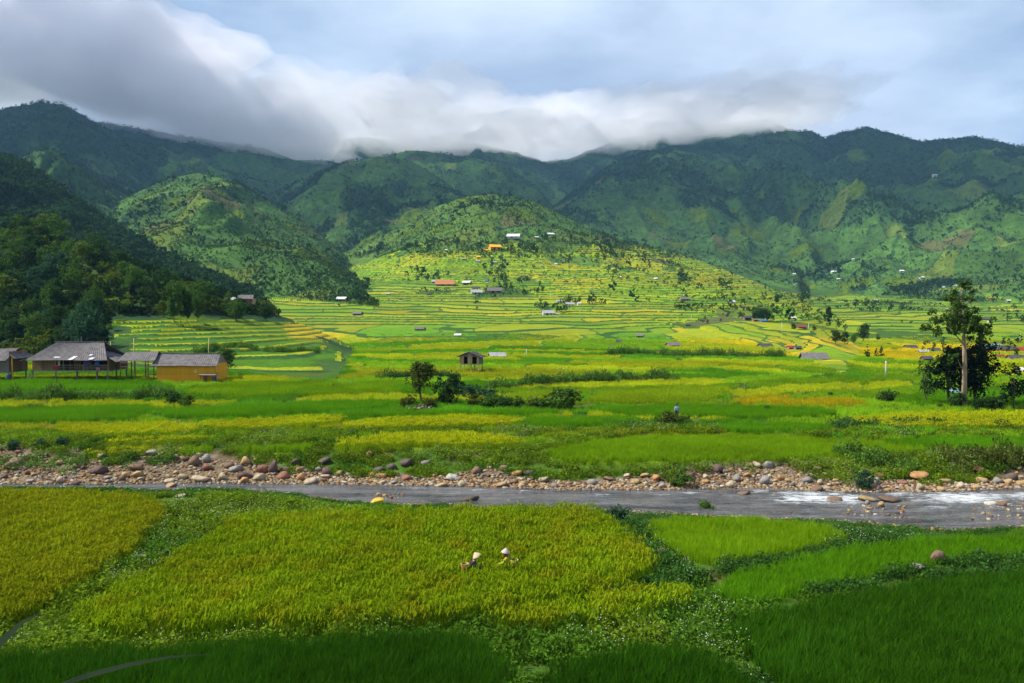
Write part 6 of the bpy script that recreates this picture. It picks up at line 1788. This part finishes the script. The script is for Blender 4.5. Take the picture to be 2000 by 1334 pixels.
def person(px, y, zfoot, face, lean, arms, wear, label, hat=None, hair=True):
    """figure 1.58 m tall; face = heading, lean = forward bend, arms = ((elbow, wrist) right, left) in body space (x right, y forward)"""
    x = (px - 1000) / F * y
    e = empty('person', (x, y, zfoot), face)
    hip = Vector((0, 0, 0.86))
    L = Matrix.Rotation(-lean, 3, 'X')
    up = lambda v: hip + L @ (Vector(v) - hip)
    J = [hip, up((0, 0, 1.06)), up((0, 0.01, 1.24)), up((0, 0, 1.33)), up((0, 0.02, 1.41)), up((0, 0.035, 1.49)), up((0, 0.02, 1.55))]
    B = [(0, 1), (1, 2), (2, 3), (3, 4), (4, 5), (5, 6)]
    R = [(0.15, 0.11), (0.13, 0.095), (0.16, 0.105), (0.055, 0.055), (0.07, 0.078), (0.085, 0.098), (0.06, 0.07)]
    arm_id = []
    for s, (el, wr) in zip((1, -1), arms):
        i = len(J)
        J += [up((s * 0.17, 0, 1.27)), up(el), up(wr), up(Vector(wr) + (Vector(wr) - Vector(el)).normalized() * 0.08)]
        B += [(2, i), (i, i + 1), (i + 1, i + 2), (i + 2, i + 3)]; R += [0.058, 0.042, 0.03, (0.036, 0.02)]; arm_id.append(i)
    for s in (1, -1):
        i = len(J)
        J += [Vector((s * 0.09, 0, 0.78)), Vector((s * 0.10, 0.03, 0.44)), Vector((s * 0.11, -0.01, 0.08)), Vector((s * 0.12, 0.13, 0.03))]
        B += [(0, i), (i, i + 1), (i + 1, i + 2), (i + 2, i + 3)]; R += [0.085, 0.058, 0.04, (0.045, 0.03)]
    body = skinned('body', J, B, R, M_SKIN, e)
    # fingers
    for s, i in zip((1, -1), arm_id):
        h0 = J[i + 3]; d = (J[i + 3] - J[i + 2]).normalized(); sd = d.orthogonal().normalized()
        mb = MB()
        for k, (off, ln) in enumerate(((-0.03, 0.055), (-0.01, 0.075), (0.01, 0.08), (0.028, 0.07))):
            a = h0 + sd * off; mb.tube([a - d * 0.02, a + d * ln * 0.55, a + d * ln * 0.9 + Vector((0, 0, -0.02))], [0.009, 0.0085, 0.006], 5)
        a = h0 - d * 0.03 + sd * -0.035; mb.tube([a, a + sd * -0.025 + d * 0.03, a + sd * -0.03 + d * 0.055], [0.011, 0.010, 0.007], 5)
        mb.build('hand', M_SKIN, body, True)
    # jacket over torso and sleeves, trousers over hips and legs
    ja = list(range(0, 3)) + [arm_id[0], arm_id[0] + 1, arm_id[0] + 2, arm_id[1], arm_id[1] + 1, arm_id[1] + 2]; mp = {j: k for k, j in enumerate(ja)}
    jb = [(mp[a], mp[b]) for a, b in B if a in mp and b in mp]
    jr = [(0.185, 0.135), (0.165, 0.125), (0.19, 0.13)] + [0.075, 0.058, 0.047] * 2
    skinned('jacket', [J[k] for k in ja], jb, jr, wear['top'], e)
    n0 = arm_id[1] + 4
    tj = [0] + [n0, n0 + 1, n0 + 2, n0 + 4, n0 + 5, n0 + 6]; mp = {j: k for k, j in enumerate(tj)}
    skinned('trousers', [J[k] for k in tj], [(mp[a], mp[b]) for a, b in B if a in mp and b in mp], [(0.17, 0.125)] + [0.10, 0.072, 0.06] * 2, wear['legs'], e)
    hd = J[5]; fw = (L @ Vector((0, 1, 0))).normalized(); uu = (L @ Vector((0, 0, 1))).normalized(); rt = Vector((1, 0, 0))
    mb = MB(); mb.tube([hd + fw * 0.085 + uu * 0.03, hd + fw * 0.118 - uu * 0.012, hd + fw * 0.09 - uu * 0.02], [0.008, 0.014, 0.008], 6); mb.build('nose', M_SKIN, body, True)
    for s in (1, -1):
        mb = MB(); c = hd + fw * 0.09 + rt * s * 0.033 + uu * 0.02; mb.tube([c - rt * 0.012, c, c + rt * 0.012], [0.004, 0.008, 0.004], 6); mb.build('eye', M_HAIR, body)
        mb = MB(); c = hd + rt * s * 0.088; mb.tube([c - uu * 0.03, c + rt * s * 0.012, c + uu * 0.03], [0.008, 0.014, 0.008], 6); mb.build('ear', M_SKIN, body, True)
    mb = MB(); c = hd + fw * 0.093 - uu * 0.045; mb.tube([c - rt * 0.022, c + fw * 0.004, c + rt * 0.022], [0.004, 0.007, 0.004], 5); mb.build('mouth', mat('lips', (0.25, 0.08, 0.06)), body)
    if hair:
        bm = bmesh.new(); bmesh.ops.create_uvsphere(bm, u_segments=14, v_segments=9, radius=0.108)
        for v in list(bm.verts):
            if v.co.z < -0.06 or (v.co.y > 0.03 and v.co.z < 0.03): bm.verts.remove(v)
        me = bpy.data.meshes.new('hair'); bm.to_mesh(me); bm.free(); me.materials.append(M_HAIR); me.polygons.foreach_set('use_smooth', [True] * len(me.polygons))
        o = link(bpy.data.objects.new('hair', me), e); o.location = hd + uu * 0.015 - fw * 0.008; o.rotation_euler = (-lean, 0, 0)
    if hat:
        m, tilt, rr = hat
        mb = MB(); n = 20
        vs = [(0, 0, 0.17)]
        for rad_, zz in ((0.05, 0.135), (0.14, 0.055), (0.225, -0.035), (0.225, -0.045), (0.13, 0.035), (0.02, 0.12)):
            vs += [(rad_ * math.cos(6.2832 * k / n), rad_ * math.sin(6.2832 * k / n), zz) for k in range(n)]
        fs = [(0, 1 + k, 1 + (k + 1) % n) for k in range(n)]
        for j in range(5):
            for k in range(n): a = 1 + j * n; fs.append((a + k, a + n + k, a + n + (k + 1) % n, a + (k + 1) % n))
        mb.add(vs, fs); o = mb.build('hat', m, e, True); o.scale = (0.92, 0.92, 1.0); o.location = hd + uu * 0.075; o.rotation_euler = (tilt, rr, 0)
    tag(e, label, 'person')
    return e, J
def basket(e, J, label):
    """pack basket on the person's back"""
    back = Vector((0, -0.30, J[1].z - 0.02))
    r0 = empty('basket', (0, 0, 0)); r0.parent = None
    r0.matrix_world = e.matrix_basis @ Matrix.Translation(back)
    n = 16; mb = MB(); prof = [(0.13, -0.30), (0.17, -0.10), (0.21, 0.14), (0.195, 0.14), (0.155, -0.10), (0.11, -0.28)]
    vs = []; fs = []
    for rd, z in prof: vs += [(rd * math.cos(6.2832 * k / n), rd * 0.85 * math.sin(6.2832 * k / n), z) for k in range(n)]
    for j in range(len(prof) - 1):
        for k in range(n): fs.append((j * n + k, j * n + (k + 1) % n, (j + 1) * n + (k + 1) % n, (j + 1) * n + k))
    fs.append(tuple(range(n - 1, -1, -1))); mb.add(vs, fs); mb.build('shell', M_BASK, r0, True)
    mb = MB(); mb.tube([(0.205 * math.cos(6.2832 * k / n), 0.175 * math.sin(6.2832 * k / n), 0.145) for k in range(n + 1)], 0.014, 5); mb.build('rim', M_HAT, r0)
    for s in (1, -1):
        mb = MB(); mb.tube([(s * 0.1, 0.15, 0.08), (s * 0.13, 0.24, 0.26), (s * 0.12, 0.42, 0.18), (s * 0.1, 0.36, -0.1), (s * 0.1, 0.16, -0.2)], 0.012, 5); mb.build('strap', M_BASK, r0)
    tag(r0, label, 'basket', 'woven pack baskets')
def place_people():
    zplot = PLOTS[1]['z'] * 0.65 + ZF * 0.35
    y = 39.8
    # the crop hides them up to the chest
    def col(n, c): return mat('cloth_' + n, c, tuple(k * 0.7 for k in c), 9, 0.9)
    zf = float(at(922, 1067, y)[2]) - 1.58
    y1 = y
    for _ in range(6): y1 = y1 * 1.0
    e, J = person(920, y, zplot - 0.28, -math.pi / 2 + 0.15, 0.28, (((0.24, 0.16, 1.10), (0.14, 0.36, 1.08)), ((-0.24, 0.18, 1.12), (-0.12, 0.40, 1.12))), dict(top=col('navy', (0.012, 0.016, 0.05)), legs=col('black', (0.012, 0.012, 0.014))), 'person in a dark blue jacket and conical straw hat bending over the rice', (M_HAT, 0.5, 0.1), True)
    basket(e, J, 'woven basket on the back of the person in dark blue')
    e, J = person(992, y + 0.6, zplot - 0.28, math.pi / 2 - 0.25, 0.10, (((0.27, 0.10, 1.12), (0.22, 0.33, 1.02)), ((-0.27, 0.10, 1.12), (-0.2, 0.34, 1.03))), dict(top=col('lime', (0.36, 0.46, 0.02)), legs=col('black', (0.012, 0.012, 0.014))), 'person in a lime green jacket and pale conical hat standing in the rice', (M_HATW, 0.15, -0.05), True)
    sc = MB(); hd = J[5]
    sc.tube([hd + Vector((0.085 * math.cos(a), 0.085 * math.sin(a) - 0.005, -0.11 - 0.02 * math.sin(a * 2))) for a in [k * 0.6283 for k in range(11)]], 0.035, 6)
    sc.tube([hd + Vector((0.05, 0.09, -0.1)), hd + Vector((0.06, 0.12, -0.2)), hd + Vector((0.05, 0.13, -0.28))], [0.03, 0.03, 0.015], 6)
    sc.build('scarf', col('crimson', (0.35, 0.02, 0.06)), e, True)
    basket(e, J, 'woven basket on the back of the person in lime green')
    y = hit(1323, 824); g = gz((1323 - 1000) / F * y, y)
    e, J = person(1323, y, float(at(1323, 789, y)[2]) - 1.58, 0.2, 0.02, (((0.24, -0.02, 1.02), (0.25, 0.06, 0.80)), ((-0.24, -0.02, 1.02), (-0.24, 0.08, 0.80))), dict(top=col('skyblue', (0.28, 0.42, 0.62)), legs=col('dusk', (0.02, 0.022, 0.03))), 'person in a light blue shirt standing among the fields', None, True)
    # a low earth mound under that person's feet
    top = float(at(1323, 789, y)[2]) - 1.58
    bm = bmesh.new(); bmesh.ops.create_uvsphere(bm, u_segments=20, v_segments=10, radius=1.0)
    for v in bm.verts: v.co.z = max(v.co.z, -0.05)
    me = bpy.data.meshes.new('earth_mound'); bm.to_mesh(me); bm.free(); me.materials.append(mat('mound_grass', (0.07, 0.12, 0.02), (0.05, 0.06, 0.02), 2, 1.0))
    o = link(bpy.data.objects.new('earth_mound', me)); o.scale = (3.4, 1.6, max(top - g, 0.1)); o.location = ((1323 - 1000) / F * y, y, g + 0.0); tag(o, kind='structure')
place_people()

# long grass leaves close to the camera, rooted in the bank below it
def near_leaf(pts, w, label):
    P3 = [Vector(at(*p)) for p in pts]
    root = Vector((P3[0].x, P3[0].y, gz(P3[0].x, P3[0].y))); P3 = [root] + P3
    mb = MB(); vs = []; fs = []; n = len(P3)
    for i, p in enumerate(P3):
        d = (P3[min(i + 1, n - 1)] - P3[max(i - 1, 0)]).normalized(); sd = d.cross(Vector((0, 1, 0.4))).normalized(); t = i / (n - 1)
        ww = w * (0.7 + 0.6 * math.sin(math.pi * t)) * (1 - t ** 3) + 0.0006
        vs += [p - sd * ww + Vector((0, 0.002, 0.0)), p, p + sd * ww + Vector((0, 0.002, 0.0))]
    for i in range(n - 1):
        b = 3 * i; fs += [(b, b + 1, b + 4, b + 3), (b + 1, b + 2, b + 5, b + 4)]
    mb.add(vs, fs); o = mb.build('grass_blade', leaf_mat('near_leaf', col=(0.07, 0.10, 0.05), vary=0.0, trans=0.3)); tag(o, label, 'grass', 'long grass blades in front of the camera')
near_leaf([(100, 1345, 2.2), (170, 1320, 2.2), (250, 1299, 2.25), (330, 1284, 2.3), (412, 1278, 2.35)], 0.007, 'long blurred grass blade pointing right at the bottom edge')
near_leaf([(-40, 1300, 2.0), (0, 1255, 2.05), (40, 1218, 2.1), (85, 1194, 2.15)], 0.008, 'grass blade rising from the lower left edge')
near_leaf([(-40, 1320, 2.0), (-10, 1310, 2.05), (20, 1304, 2.1)], 0.008, 'short grass blade tip at the lower left corner')
